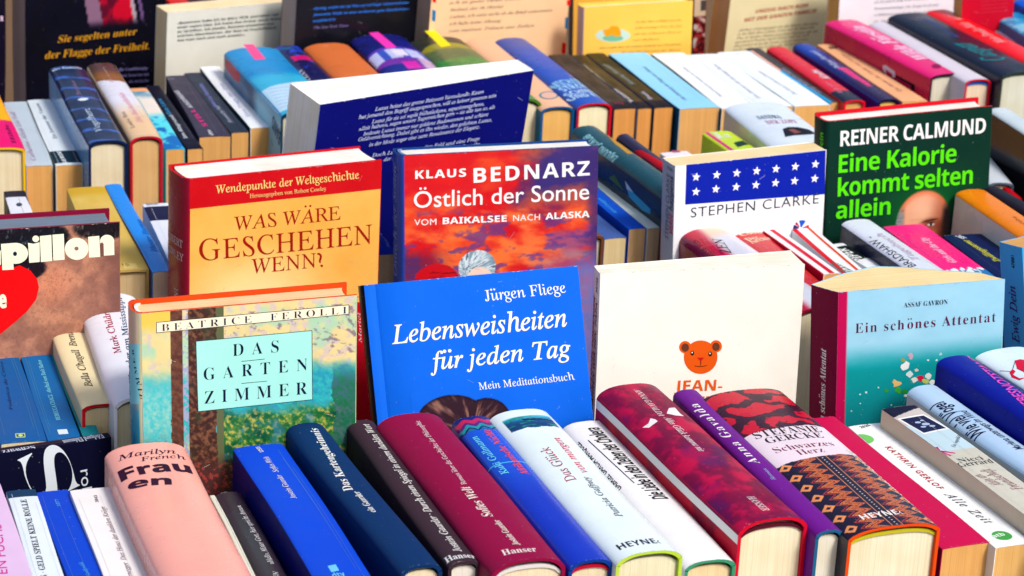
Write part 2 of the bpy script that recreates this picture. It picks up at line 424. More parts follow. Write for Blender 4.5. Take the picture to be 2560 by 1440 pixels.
def standing(name, label, TL, TR, BL, D, lean=2, H=None, t=2.5, back=False, **kw):
    """a book standing up. TL, TR, BL: pixels of the corners of the face towards us and a point down its left edge"""
    hard = kw.pop('hard', True); b = kw.pop('b', .4 if hard else .05)
    lam = math.radians(lean)
    def frame(psi, rho):
        Rx = np.array([[1, 0, 0], [0, math.cos(lam), math.sin(lam)], [0, -math.sin(lam), math.cos(lam)]])   # top leans away (+y)
        Rr = np.array([[math.cos(rho), 0, math.sin(rho)], [0, 1, 0], [-math.sin(rho), 0, math.cos(rho)]])
        Rz = np.array([[math.cos(psi), -math.sin(psi), 0], [math.sin(psi), math.cos(psi), 0], [0, 0, 1]])
        return Rz@Rx@Rr
    H = H or 20.5; zt = H*math.cos(lam)
    for outer in range(3):
        A = at_z(TL, zt)
        def resid(p):
            F = frame(p[0], p[1]); B_ = A+F@np.array([p[2], 0, 0]); C_ = A-F@np.array([0, 0, 8.0])
            pb, pc = proj(B_), proj(C_); e = np.array(BL)-np.array(TL); e = e/np.linalg.norm(e); dc = pc-np.array(TL)
            return np.array([pb[0]-TR[0], pb[1]-TR[1], dc[0]*e[1]-dc[1]*e[0]])
        if outer == 0: p = np.array([0., 0., float(D)])
        mu = 1.0; r = resid(p)
        for it in range(60):
            J = np.zeros((3, 3))
            for i in range(3):
                dp = p.copy(); h = 1e-5*max(1, abs(p[i])); dp[i] += h; J[:, i] = (resid(dp)-r)/h
            A_ = J.T@J; st = np.linalg.solve(A_+mu*np.diag(np.diag(A_)), -J.T@r); p2 = p+st; r2 = resid(p2)
            if r2@r2 < r@r: p, r, mu = p2, r2, mu*.3
            else: mu *= 4
        zt = H*math.cos(lam)*math.cos(p[1])+max(0, p[2]*math.sin(p[1]))
    D = p[2]
    F = frame(p[0], p[1]); Lz = F@np.array([0, 0, 1.]); Lr = F@np.array([1., 0, 0])
    Ly = -Lr if back else Lr; Lx = np.cross(Ly, Lz)
    M = np.eye(4); M[:3, 0] = Lx; M[:3, 1] = Ly; M[:3, 2] = Lz
    M[:3, 3] = (A-Lz*H-Lx*t/2) if not back else (A-Lz*H+Lr*D+Lx*t/2)
    B = Book(name, label, kw.pop('group', None), t, D, H, M, hard, b, upright=True, **kw); B.bk = back; B.err = float(np.linalg.norm(r)); B.sol = (math.degrees(p[0]), math.degrees(p[1]), np.linalg.norm(A-CP), H)
    return B
GA, GB, GC, GD = ('books set spine up in the front row', 'books set spine up in the second row',
                  'books set spine up in the middle row', 'books set spine up in the far row')
GS = 'books standing up to show a cover'
HB, PB = 'hardcover_book', 'paperback_book'
CREAM, TAN, WHITE = (240, 228, 196), (236, 180, 108), (252, 250, 245)

# ================================================================ front row, spines up
b = spine_up(PB, 'pale lilac paperback with thin pink capitals, leftmost of the front row', L=(q(7, 240, 1429), q(7, 5, 745)), side='R', t=3, W=12, H=19, group=GA, cover=(222, 190, 226), pages=TAN)
b.text('spine', 'STEN FUCHS', q(7, 70, 1500), q(7, 5, 1050), 26, 's', (205, 40, 150))

b = spine_up(PB, 'slim white paperback with bold black capitals and a dark teal band at its head', L=(q(7, 245, 1429), q(7, 42, 805)), Rp=q(7, 265, 810), W=12, H=18.5, group=GA, cover=(226, 236, 244), pages=TAN)
b.band(b.H-1.0, b.H-.004, (20, 60, 95))
b.text('spine', 'VORLESEN · GELD SPIELT KEINE ROLLE', q(7, 420, 1640), q(7, 190, 860), 15, 'b', (15, 20, 35))

b = spine_up(PB, 'plain bright blue paperback between two slim white ones in the front row', L=(q(7, 497, 1429), q(7, 270, 808)), Rp=q(7, 510, 790), W=12, H=18.5, group=GA, cover=(5, 70, 205), pages=TAN)
b.text('spine', '1577', q(7, 455, 905), q(7, 435, 855), 8, 'i', (90, 190, 240))
b.text('spine', 'Greifswald', q(7, 670, 1429), q(7, 610, 1330), 9, 'u', (90, 190, 240))

b = spine_up(PB, 'white paperback with maroon italic writing leaning against the fat salmon pink book', L=(q(7, 768, 1429), q(7, 525, 800)), Rp=q(7, 858, 775), W=12.3, H=18.5, group=GA, cover=(243, 240, 240), pages=TAN)
b.text('spine', '2043', q(7, 738, 882), q(7, 725, 832), 7, 'b', (60, 20, 50))
b.text('spine', 'Lossenegger  Das Haus der dunklen Krüge', q(7, 1010, 1500), q(7, 783, 915), 12, 'i', (95, 15, 70))

# big dark book lying on its side behind the four paperbacks
b = spine_up(PB, 'near-black book lying lengthwise at the left, one huge white letter on its cover', L=((-330, 1166), q(7, 800, 360)), Rp=q(7, 845, 392), W=12.6, H=21, group=None, cover=(14, 16, 44), spine=(24, 20, 44), pages=TAN, rough=.36)
b.text('spine', 'Edelgard Ehlmann', q(7, 760, 372), q(7, 460, 418), 9, 'b', (190, 200, 220))
b.text('spine', 'Schwarz', q(7, 250, 456), q(7, 10, 496), 9, 'b', (190, 200, 220))
b.text('front', 'S', q(7, 130, 560), q(7, 290, 930), 118, 'b', (225, 235, 245), off=-.012)
b.text('front', 'robert', q(7, 598, 640), q(7, 625, 1010), 26, 's', (225, 235, 245))

b = spine_up(HB, 'fat glossy salmon pink hardcover with black block lettering at its head, front row', L=(q(7, 1165, 1429), q(7, 775, 560)), Rp=q(7, 1372, 480), W=13.6, H=21.5, b=.95, hard=True, group=GA, cover=(250, 172, 158), edge=(150, 90, 120), pages=CREAM, rough=.26)
b.text('spine', 'Marilyn', q(7, 878, 585), q(7, 1312, 525), 12, 'i', (55, 20, 55), off=.004)
b.text('spine', 'French', q(7, 1050, 583), q(7, 1388, 571), 9.5, 'i', (55, 20, 55), off=.004)
b.text('spine', 'Frau', q(7, 905, 735), q(7, 1440, 672), 25, 'sb', (50, 15, 45), off=.022, res=4)
b.text('spine', 'en', q(7, 958, 800), q(7, 1285, 750), 21, 'sb', (50, 15, 45), off=.022, res=4)

b = spine_up(PB, 'very thin off-white booklet squeezed against the right side of the salmon pink book', L=((625, 1440), (523, 1241)), Rp=(640, 1440), W=12.4, H=19, group=GA, cover=(222, 224, 208), pages=CREAM)

b = spine_up(HB, 'slim charcoal book with small white italics, half sunk left of the bright blue paperback', L=((642, 1440), (538, 1243)), Rp=(716, 1440), W=11.5, H=19, b=.35, hard=True, group=GA, cover=(58, 46, 60), pages=CREAM, rough=.3)
b.text('spine', '»Hallo, Mister Gott, hier spricht Anna«', q(7, 2040, 1345), q(7, 1790, 905), 12, 'i', (235, 235, 240))
b.text('spine', 'FYNN', q(7, 2090, 1500), q(7, 2068, 1400), 13, 'i', (235, 235, 240))

b = spine_up(PB, 'thick bright royal blue paperback with small cream italics in the front row', L=((707, 1321), (584, 1124)), Rp=(849.6, 1321), W=13.4, H=21, b=.16, group=GA, cover=(2, 72, 214), back=(0, 22, 120), edge=(120, 140, 200), pages=CREAM, rough=.4)
b.text('spine', 'Jostein Gaarder   Sofies Welt', q(19, 1232, 1060), q(19, 880, 520), 12, 'i', (250, 240, 215))
b.text('spine', '12555', q(19, 828, 462), q(19, 770, 392), 8, 'b', (250, 240, 215))
b.poly('spine', [q(7, 2440, 1352), q(7, 2500, 1340), q(7, 2528, 1385), q(7, 2470, 1398)], (110, 200, 240))
b.text('spine', 'dtv', q(7, 2490, 1440), q(7, 2580, 1425), 12, 'sb', (110, 200, 240))

b = spine_up(HB, 'dark navy cloth hardcover with large white italic title in the front row', L=((995, 1436), q(19, 1100, 225)), Rp=(1112, 1436), W=13.8, H=21, b=.65, hard=True, group=GA, cover=(4, 50, 100), pages=CREAM, rough=.5)
b.text('spine', 'Das Kartengeheimnis', q(19, 1965, 945), q(19, 1500, 165), 19, 'bi', (245, 245, 240), off=-.004)
b.text('spine', 'ein Gaarder', q(19, 2250, 1225), q(19, 2030, 958), 14, 'bi', (245, 245, 240), off=-.006)

b = spine_up(HB, 'dark brown cloth hardcover with white title, between the navy and the maroon one', L=(q(8, 838, 1429), (862, 1068)), Rp=q(8, 1080, 1400), W=13.7, H=20.8, b=.45, hard=True, group=GA, cover=(62, 44, 54), pages=WHITE, rough=.55)
b.text('spine', 'Jostein Gaarder · Durch einen Spiegel in einem dunklen Wort', q(8, 905, 1245), q(8, 208, 300), 15, 'i', (240, 236, 230), off=.008)
b.text('spine', 'Hanser', q(8, 790, 1340), q(8, 1010, 1305), 13, 'b', (235, 235, 235))

b = spine_up(HB, 'wide maroon cloth hardcover with a white title running up its middle, front row', L=(q(8, 1125, 1425), q(8, 272, 335)), Rp=q(8, 1690, 1375), W=14, H=21.5, b=1.0, hard=True, group=GA, cover=(146, 0, 66), pages=CREAM, hb=(230, 225, 225), rough=.5)
b.text('spine', 'Sofies Welt', q(8, 1140, 985), q(8, 955, 765), 20, 'bi', (240, 225, 215), off=-.002)
b.text('spine', 'Roman über die Geschichte der Philosophie', q(8, 940, 750), q(8, 595, 275), 11, 'u', (235, 215, 215), off=.004)
b.text('spine', 'Jostein Gaarder', q(8, 1345, 1195), q(8, 1180, 1010), 13, 'bi', (240, 225, 215))
b.text('spine', 'Hanser', q(8, 1222, 1275), q(8, 1475, 1245), 13, 'b', (240, 225, 225))

b = spine_up(HB, 'blue jacketed hardcover with a red and teal zigzag head, right of the maroon one', L=(q(8, 1715, 1410), q(8, 828, 310)), Rp=q(8, 2045, 1370), W=13.8, H=21.3, b=.62, hard=True, group=GA, cover=(0, 66, 205), edge=(0, 60, 150), pages=CREAM, hb=(190, 20, 50), rough=.2)
def a_kuki(U, V, b=b):
    h = b.H-V; c = mixc((2, 82, 215), (0, 50, 190), sm(6.5, 13, h)+0*U)
    c = mixc(c, (0, 70, 205), ((h > 7.6) & (h < 7.75)))
    c = mixc(c, (70, 190, 235), ((h > 7.3) & (h < 7.45)))
    tri = np.abs(((U*1.1+.3) % 1.0)-.5)*2
    c = mixc(c, (10, 110, 150), (h < 2.1)); c = mixc(c, (15, 15, 70), (h < 1.7+.5*tri)); c = mixc(c, (20, 150, 160), (h < 1.5+.5*tri))
    c = mixc(c, (90, 20, 110), (h < 1.1+.5*tri)); c = mixc(c, (200, 20, 70), (h < .75+.4*tri)); return mixc(c, (20, 20, 110), (h < .3+.3*tri))
b.art('spine', a_kuki, .06)
b.text('spine', 'Kuki Gallmann', q(8, 1262, 668), q(8, 1012, 385), 16, 'i', (110, 215, 240), off=.012)
b.text('spine', 'Afrikanische Nächte', q(8, 1420, 680), q(8, 1105, 335), 15, 'bi', (235, 80, 70))

b = spine_up(HB, 'white jacketed hardcover with a small seascape at its head and lime green boards', L=(q(8, 2065, 1375), q(8, 1105, 290)), Rp=q(8, 2548, 1300), W=14, H=21.3, b=.8, hard=True, group=GA, cover=(232, 246, 250), edge=(190, 222, 70), pages=(240, 236, 205), rough=.24)
def a_sea(U, V, b=b):
    h = b.H-V; n = fbm(U*1.5, V*5, 3); x = U/(b.t*.5)
    c = mixc((120, 215, 230), (30, 150, 185), sm(1.0, 1.9, h+n*.6)); c = mixc(c, (5, 60, 110), sm(1.7, 2.6, h+n*.9-.2*x))
    c = mixc(c, (20, 150, 110), (n > .62)*.8); c = mixc(c, (15, 30, 50), ((h > 1.5+.3*x) & (h < 1.8+.3*x) & (x > -.2)))
    m = (h > 1.0+.12*fbm(U*3, V*3, 9)) & (h < 2.75+.4*fbm(U*2, V*2, 4)) & (np.abs(x) < .78); return mixc((232, 246, 250)+0*c, c, m)
b.art('spine', a_sea, .06)
b.text('spine', 'Das Glück', q(8, 1768, 715), q(8, 1548, 470), 21, 'u', (160, 30, 50), off=.004)
b.text('spine', 'von morgen', q(8, 1850, 660), q(8, 1628, 405), 15, 'i', (215, 45, 70), off=.006)
b.text('spine', 'Patricia Gaffney', q(8, 2110, 985), q(8, 1850, 690), 13, 'i', (25, 30, 45), off=.006)
b.text('spine', 'HEYNE‹', q(8, 2080, 1240), q(8, 2390, 1190), 14, 'sb', (30, 35, 60))

b = spine_up(HB, 'white hardcover with tall black italic title and a green patterned edge, front row', L=(q(9, 35, 1395), q(8, 1650, 345)), Rp=q(9, 400, 1335), W=12.5, H=21, b=.62, hard=True, group=GA, cover=(250, 248, 248), edge=(60, 150, 110), pages=(245, 225, 180), rough=.26)
b.text('spine', 'Die Liebe in den Zeiten der Cholera', q(8, 2450, 860), q(8, 1920, 320), 27, 'sbi', (20, 15, 30), sp=.9)
b.text('spine', 'GABRIEL GARCÍA MÁRQUEZ', q(8, 2105, 780), q(8, 1775, 428), 19, 's', (25, 25, 60), off=.012)
b.line('spine', q(8, 2195, 742), q(8, 1845, 418), .07, (25, 25, 70))

b = spine_up(HB, 'wide mottled crimson and purple hardcover with red boards and white birds, front row', L=(q(9, 430, 1125), q(8, 1905, 112)), Rp=q(9, 975, 1085), W=14.2, b=.95, end='nf', hard=True, group=GA, cover=(176, 6, 60), edge=(215, 8, 50), pages=(248, 240, 210), hb=(90, 20, 40), rough=.36)
def a_red(U, V):
    n = fbm(U*1.1, V*.8, 5, 5); m = fbm(U*.35+7, V*.3, 8); c = mixc((190, 8, 70), (122, 6, 62), sm(.35, .65, n)); c = mixc(c, (88, 28, 92), sm(.5, .72, m)*.8); return mixc(c, (215, 20, 70), sm(.6, .8, fbm(U*3, V*3, 2))*.5)
b.art('spine', a_red, .1); b.art('back', lambda U, V: mixc((205, 8, 48), (150, 8, 50), sm(.4, .7, fbm(U*.9, V*.9, 4))), .2)
b.band(.01, b.H-.01, (255, 250, 240), 'back', .008, u0=-.62, u1=-.02)
b.text('spine', 'ANNA GAVALDA', q(8, 2180, 45), q(8, 2375, 245), 11, 'i', (240, 225, 225), off=.006)
b.text('spine', 'Alles Glück kommt nie', q(8, 2405, 255), q(9, 150, 505), 12, 'i', (240, 225, 225), off=.006)
b.text('spine', 'HANSER', q(9, 492, 838), q(9, 615, 945), 13, 'i', (235, 220, 220), off=.006)
for pts in ([(2430, 225), (2445, 185), (2490, 180), (2530, 225), (2560, 245), (2500, 240)], [(2310, 260), (2345, 268), (2365, 282), (2340, 300), (2300, 330), (2250, 330), (2295, 300)]):
    b.poly('spine', [q(8, *p) for p in pts], (240, 232, 235))

b = spine_up(HB, 'slim purple jacketed hardcover with teal boards and wide white lettering', L=(q(9, 1008, 1150), q(9, -50, 95)), Rp=q(9, 1222, 1130), W=13.9, b=.5, end='nf', hard=True, group=GA, cover=(112, 24, 142), edge=(30, 100, 140), pages=(244, 240, 225), rough=.4)
b.text('spine', 'Anna Gavalda', q(9, 600, 592), q(9, 125, 145), 17, 'bi', (245, 240, 240), off=-.004, sp=1.25)
b.text('spine', 'Roman', q(9, 720, 715), q(9, 640, 630), 8, 'i', (150, 190, 230))

b = spine_up(HB, 'thick jacketed hardcover with red tribal head, torn white label and orange zigzags', L=(q(9, 1258, 1170), q(9, 150, 145)), Rp=q(9, 1948, 1090), W=14.0, b=.75, end='nf', hard=True, group=GA, cover=(30, 18, 45), edge=(236, 78, 20), pages=(246, 242, 215), hb=(200, 190, 40), rough=.3)
def a_tribal(U, V, b=b):
    h = b.H-V; x = U/(b.t/2); wob = fbm(U*.9, V*.9, 2)
    s1 = np.sin(2.6*h+2.4*x+6*wob); s2 = np.sin(5.5*x-1.3*h+7*fbm(U*.6, V*.6, 7))
    L1, L2, L3, L4 = (b.loc('spine', q(9, *p)) for p in ((500, 385), (960, 305), (735, 610), (1290, 525)))
    l1 = L1[1]+(L2[1]-L1[1])*(U-L1[0])/(L2[0]-L1[0]); l2 = L3[1]+(L4[1]-L3[1])*(U-L3[0])/(L4[0]-L3[0]); edge = .2*fbm(U*2, V*0+3, 5)
    red = mixc((205, 8, 48), (60, 8, 40), ((s1 > .25) | (s2 > .75)))
    bl = np.zeros(U.shape+(3,))+np.array((30, 20, 48.))
    def zz(cx, amp, per, th, col, bl):
        z = cx+1.25*amp*(np.abs(((V/per/1.35) % 1)-.5)*4-1); d = np.abs(x-z); bl = mixc(bl, col, d < th); return mixc(bl, (120, 30, 30), d < th*.3)
    for cx in (-.42, .46): bl = zz(cx, .10, .62, .055, (240, 130, 60), bl); bl = zz(cx+.15, .10, .62, .05, (236, 120, 60), bl); bl = zz(cx-.15, .08, .62, .02, (200, 60, 50), bl)
    for cx in (-.06, .16): bl = mixc(bl, (240, 150, 90), np.abs(x-cx) < .012)
    dot = ((np.abs(((V/.32) % 1)-.5) < .14) & (np.abs(((x*9) % 1)-.5) < .12) & (x > -.04) & (x < .14)); bl = mixc(bl, (235, 215, 200), dot)
    for cx in (-.83, .88):
        d = np.abs(x-cx)*b.t/2*1.1+np.abs(((V/1.5) % 1)-.5)*1.5; bl = mixc(bl, (240, 150, 90), (d < .48)); bl = mixc(bl, (40, 20, 45), (d < .2))
    c = mixc(red, bl, V < l2+.5)
    m = (V < l1-edge) & (V > l2-edge) & (x > -.95)&(x < .97)
    return mixc(c, (240, 222, 232), m)
b.art('spine', a_tribal, .045)
b.text('spine', 'STEFANIE', q(9, 570, 415), q(9, 1062, 362), 16, 'b', (40, 30, 40), off=-.008)
b.text('spine', 'GERCKE', q(9, 655, 448), q(9, 1075, 402), 14, 'b', (40, 30, 40), off=-.008)
b.text('spine', 'Schwarzes', q(9, 715, 518), q(9, 1152, 462), 14, 'b', (120, 40, 70), off=-.014)
b.text('spine', 'Herz', q(9, 888, 530), q(9, 1078, 505), 13, 'b', (120, 40, 70), off=-.014)
b.text('spine', 'HEYNE‹', q(9, 1368, 1012), q(9, 1668, 968), 13, 'sb', (248, 240, 235))
b.text('spine', 'STEFANIE GERCKE  SCHWARZES HERZ', q(9, 1800, 925), q(9, 1290, 505), 7, 'b', (240, 225, 215))

b = spine_up(PB, 'plain deep crimson paperback between the zigzag hardcover and the white paperback', L=(q(9, 1948, 1232), q(9, 853, 325)), Rp=q(9, 2340, 1195), W=12.6, end='n', H=20, group=GA, cover=(204, 0, 78), pages=(232, 178, 108))
b = spine_up(PB, 'white paperback with red and black wide-spaced writing and a green round emblem', L=(q(9, 2345, 1225), q(9, 1250, 318)), Rp=(2395, 1209), W=12.6, end='nf', group=GA, cover=(247, 249, 248), pages=(236, 190, 120))
b.text('spine', 'KATHRIN GERLOF', q(9, 1525, 468), q(9, 1925, 785), 11, 's', (190, 30, 30), off=.02, sp=1.3)
b.text('spine', 'Alle Zeit', q(9, 1962, 822), q(9, 2275, 1045), 15, 'i', (40, 40, 60), off=.006, sp=1.25)
b.text('spine', 'atb', q(9, 2335, 1150), q(9, 2420, 1130), 9, 'sb', (240, 250, 240), e=.018)
b.text('spine', '2626', q(9, 1350, 330), q(9, 1420, 310), 6, 'sb', (60, 60, 60))
b.disc('spine', b.loc('spine', q(9, 2392, 1132)), .62, .62, (70, 165, 75), .011, True)
c_ = b.loc('spine', q(9, 1335, 412)); b.disc('spine', (-b.t/2+.02, c_[1]), .7, .75, (120, 205, 100), .011, True, a0=-88, a1=95)

b = spine_up(PB, 'pale grey paperback with a small photograph and a pink flower on its spine', L=(q(22, 2000, 1445), q(22, 585, 410)), Rp=q(22, 1820, 905), W=13.9, H=21, group=GA, cover=(204, 204, 190), back=(228, 208, 180), pages=TAN)
def a_nic(U, V, b=b):
    h = b.H-V; n = fbm(U*2, V*2, 3); c = mixc((214, 208, 194), (200, 200, 185), n)
    c = mixc(c, (196, 222, 232), (h > 3)*(h < 7.4)); c = mixc(c, (205, 196, 190), (h < 3)); return mixc(c, (24, 20, 50), (h < 1.0+.4*(-U)))
b.art('spine', a_nic, .1)
ph = [q(22, 790, 545), q(22, 1160, 480), q(22, 1520, 690), q(22, 1160, 765)]; b.poly('spine', ph, (245, 245, 245), .010)
c_ = [b.loc('spine', p) for p in ph]; cc = np.mean(c_, axis=0); ii = [tuple(cc+(np.array(p)-cc)*.86) for p in c_]
b.poly('spine', ii, (28, 30, 72), .014, True)
for dx, dy, r in ((-.25, .3, .22), (.1, -.1, .3), (.35, -.5, .22), (-.3, -.45, .2), (.2, .5, .15)): b.disc('spine', (cc[0]+dx, cc[1]+dy), r, r*.7, (175, 190, 220), .017, True, 10)
for k in range(9):
    p0 = q(22, 1370, 1000); a = math.radians(-20+k*16); b.line('spine', p0, (p0[0]+42*math.cos(a)*(.6+.4*math.sin(k*2)), p0[1]+8+10*math.sin(a*2)-k*1.6), .16, (200, 20, 120), .013)
b.text('spine', 'Nicci', q(22, 1668, 1160), q(22, 2005, 1115), 11, 'b', (25, 30, 35), off=-.008)
b.text('spine', 'Gerrard', q(22, 1680, 1225), q(22, 2145, 1160), 12, 'b', (25, 30, 35), off=-.008)
b.text('spine', 'Freundschaft', (2560, 1222), q(22, 2060, 1235), 15, 'sc', (120, 20, 70))
b.text('spine', 'Allein am', (2510, 1212), q(22, 1940, 1310), 12, 'sc', (120, 20, 70))
b.text('spine', 'Ein Augenblick', q(22, 1590, 950), q(22, 1680, 785), 10, 'sc', (40, 40, 60))

b = spine_up(HB, 'pale blue hardcover with condensed black title, left of the deep blue one at right', L=(q(22, 2560, 1325), q(22, 935, 205)), Rp=q(22, 2560, 945), W=13.8, H=21.5, b=.6, hard=True, group=GA, cover=(176, 208, 238), back=(196, 206, 214), pages=CREAM, rough=.4)
b.art('spine', lambda U, V: mixc((160, 200, 240), (205, 222, 240), fbm(U*.4, V*.25, 6)), .25)
b.text('spine', 'Wie viel Vögel', q(22, 2065, 735), q(22, 1440, 300), 27, 's', (20, 30, 70), off=.016)
b.text('spine', 'Marlena unterwegs im Wind', q(22, 2560, 960), q(22, 1750, 420), 12, 'si', (30, 40, 80), off=.008)

b = spine_up(HB, 'thick deep blue hardcover with magenta capitals at the right edge, front row', L=((2560, 1058), (2341, 912)), Rp=(2522, 962), W=15.2, H=22, b=.55, hard=True, group=GA, cover=(4, 28, 150), pages=CREAM, rough=.34)
b.text('spine', 'LIEBESNOTSTAND', (2600, 1022), q(21, 560, 1122), 15, 's', (225, 80, 190), off=.014)
b = spine_up(HB, 'glossy white hardcover with a red crab at the right edge of the front row', L=((2560, 974), (2437, 897)), t=4.6, W=15.2, H=22, b=.6, hard=True, group=GA, cover=(222, 240, 246), pages=CREAM, rough=.25)
for pts in ([(862, 1130), (900, 1122), (960, 1130), (1010, 1160), (1000, 1200), (930, 1215), (880, 1190)], [(845, 1195), (870, 1215), (850, 1240), (900, 1268), (960, 1262), (900, 1285), (840, 1262), (822, 1225)], [(930, 1215), (1010, 1225), (1040, 1270), (960, 1245)]):
    b.poly('spine', [q(21, *p) for p in pts], (214, 20, 60), .012)
for p0, p1 in (((868, 1132), (848, 1195)), ((900, 1122), (955, 1128)), ((745, 1212), (840, 1218)), ((880, 1192), (935, 1218))): b.line('spine', q(21, *p0), q(21, *p1), .045, (60, 20, 60), .016)

# ================================================================ covers standing behind the front row
b = standing(HB, 'hardcover showing an impressionist garden painting behind a turquoise title panel', (353, 784), (893, 738), (360, 1090), 13.6, H=22.5, t=2.7, b=.55, group=GS, cover=(190, 205, 160), spine=(205, 200, 160), edge=(228, 72, 22), pages=(250, 215, 165), hb=(240, 240, 235), rough=.3)
def a_garden(U, V, b=b):
    W_, H_ = b.W, b.H; x = U/W_; h = (H_-V); n = fbm(U*1.6, V*1.6, 1, 5); f = fbm(U*5, V*5, 11, 4); g = fbm(U*.7, V*.7, 21, 3)
    n = fbm(U*1.1+V*.6, V*1.3, 1, 5); f = np.clip((fbm(U*5+V*3.5, V*4-U*2, 11, 4)-.5)*1.7+.5, 0, 1)
    c = mixc((250, 222, 150), (216, 206, 150), n); c = mixc(c, (150, 215, 190), sm(.42, .66, g)*.7)
    c = mixc(c, (205, 190, 205), sm(.55, .7, fbm(U*2.2, V*2.2, 33))*.6)
    sea = sm(4.2, 5.4, h+.8*n)*sm(9.6, 7.6, h); c = mixc(c, mixc((40, 190, 190), (20, 140, 180), f), sea*.9)
    ls = sm(3, 6, h)*sm(.16, .12, x); c = mixc(c, mixc((60, 190, 200), (170, 220, 200), f), ls*.85); c = mixc(c, (30, 120, 150), sm(7.5, 10, h)*sm(.15, .1, x)*(f > .5))
    c = mixc(c, (252, 200, 70), sm(1.6, .6, h)*(x < .14)*.8)
    trunk1 = (x > .125+.01*n) & (x < .185); c = mixc(c, mixc((78, 42, 38), (120, 80, 60), f), trunk1)
    tr2 = (x > .21) & (x < .33+.02*n); c = mixc(c, mixc(mixc((66, 40, 36), (128, 84, 60), sm(.3, .85, f)), (60, 70, 50), sm(.5, .7, n)*.6), tr2)
    c = mixc(c, (96, 104, 70), ((x > .335+.01*n) & (x < .375))); c = mixc(c, (160, 170, 200), ((x > .185) & (x < .21) & (f > .5)))
    fol = sm(7.2, 8.2, h+1.2*n)*(x > .37); gc = mixc((30, 104, 54), (128, 156, 66), sm(.25, .8, f)); gc = mixc(gc, (10, 80, 60), sm(.45, .75, n)); gc = mixc(gc, (214, 188, 90), sm(.66, .86, f)*.7)
    gc = mixc(gc, (60, 130, 170), sm(.55, .75, fbm(U*1.3, V*1.3, 44))*.6); c = mixc(c, gc, fol)
    fr = sm(4.5, 6.5, h+n)*(x > .86+.06*n)*(h < 10); c = mixc(c, mixc((20, 110, 60), (70, 100, 120), f), fr*.9)
    ru = sm(9.5, 11, h)*(x > .2)*(x < .45); c = mixc(c, mixc((90, 50, 50), (180, 60, 60), f > .66), ru*.8)
    leaf = sm(.58, .72, fbm(U*3.2+V*2, V*4, 50)) *(h < 3.8)*(x > .38)*(h > .5); c = mixc(c, (120, 96, 120), leaf*.7)
    return c
b.art('front', a_garden, .05); b.art('spine', lambda U, V: mixc(mixc((235, 215, 175), (215, 170, 165), fbm(U*2, V*1, 8)), (40, 150, 185), sm(5.5, 8, b.H-V+fbm(U*2, V*2, 5))), .15)
S2 = lambda s, pts, bg, fg, e=.010, w=.07: (s.poly('front', pts, bg, e), [s.line('front', pts[i], pts[(i+1) % 4], w, fg, e+.004) for i in range(4)])
S2(b, [(391, 806), (872, 762), (872, 785), (391, 832)], (252, 242, 212), (30, 50, 60), w=.04)
b.text('front', 'BEATRICE  FEROLLI', q(4, 1203, 1036), q(4, 2580, 902), 17, 'b', (20, 30, 55), off=-.014, sp=1.55)
S2(b, [(490, 853), (780, 826), (782, 998), (496, 1028)], (168, 240, 228), (20, 60, 70), w=.04)
b.text('front', 'DAS', (582, 890), (697, 880), 30, 'b', (15, 25, 55), off=-.012, sp=1.9, res=4)
b.text('front', 'GARTEN', (510, 950), (769, 925), 30, 'b', (15, 25, 55), off=-.012, sp=1.9, res=4)
b.text('front', 'ZIMMER', (512, 1009), (769, 984), 31, 'b', (15, 25, 55), off=-.012, sp=1.7, res=4)
b.line('front', (604, 903), (662, 897), .04, (30, 50, 60)); b.line('front', (604, 958), (668, 952), .04, (30, 50, 60))
b.poly('spine', [q(4, 935, 1112), q(4, 1048, 1130), q(7, 1060, 145), q(7, 955, 122)], (140, 222, 232), .010)
b.text('spine', 'GARTEN', q(7, 975, 95), q(4, 968, 1150), 9, 'b', (20, 40, 70), off=-.008, sp=1.5)
b.text('spine', 'ZIMMER', q(7, 1045, 115), q(4, 1028, 1165), 9, 'b', (20, 40, 70), off=-.008, sp=1.5)

b = standing(HB, 'glossy bright blue hardcover with cream italic title and the top of a brown-haired head', (911, 713), (1446, 664), (943, 1057), 12.8, H=21, lean=22, t=2.4, b=.4, groove=.14, group=GS, cover=(0, 104, 232), spine=(14, 8, 32), pages=WHITE, rough=.33)
b.text('front', 'Jürgen Fliege', (1214, 753), (1416, 731), 27, 'u', (240, 242, 235), off=.004, res=4)
b.text('front', 'Lebensweisheiten', (981, 860), (1419, 815), 46, 'i', (252, 246, 216), off=.010, res=5)
b.text('front', 'für jeden Tag', (1076, 925), (1428, 890), 43, 'i', (252, 246, 216), off=.010, res=5)
b.text('front', 'Mein Meditationsbuch', (1197, 975), (1437, 949), 18, 'u', (240, 242, 235), off=.004)
hc = b.loc('front', (1128, 1045)); h2 = b.loc('front', (1215, 1045))
def a_hair(U, V):
    d1 = ((U-hc[0])/2.3)**2+((V-hc[1])/1.55)**2; d2 = ((U-h2[0])/1.6)**2+((V-h2[1])/1.35)**2
    ang = np.arctan2(V-hc[1]+1.2, U-h2[0]+1.1); n = fbm(ang*9, np.hypot(U-h2[0]+1.1, V-hc[1]+1.2)*.7, 5, 4); hc_ = mixc((52, 30, 42), (148, 104, 92), sm(.5, .8, n)); hc_ = mixc(hc_, (26, 14, 26), sm(.7, 1, np.minimum(d1, d2))*.7)
    m = sm(1.03, .95, np.minimum(d1, d2)+.06*(n-.5)); return mixc((0, 104, 232)+np.zeros(U.shape+(3,)), hc_, m)
b.art('front', a_hair, .06, box=(hc[0]-2.6, hc[0]+4.4, hc[1]-3, hc[1]+1.9), e=.008)
b.text('spine', 'Lebensweisheiten für jeden Tag', (-.2, b.H-16), (-.2, b.H-3.6), .5, 'i', (235, 235, 240), off=.006, cm=True)

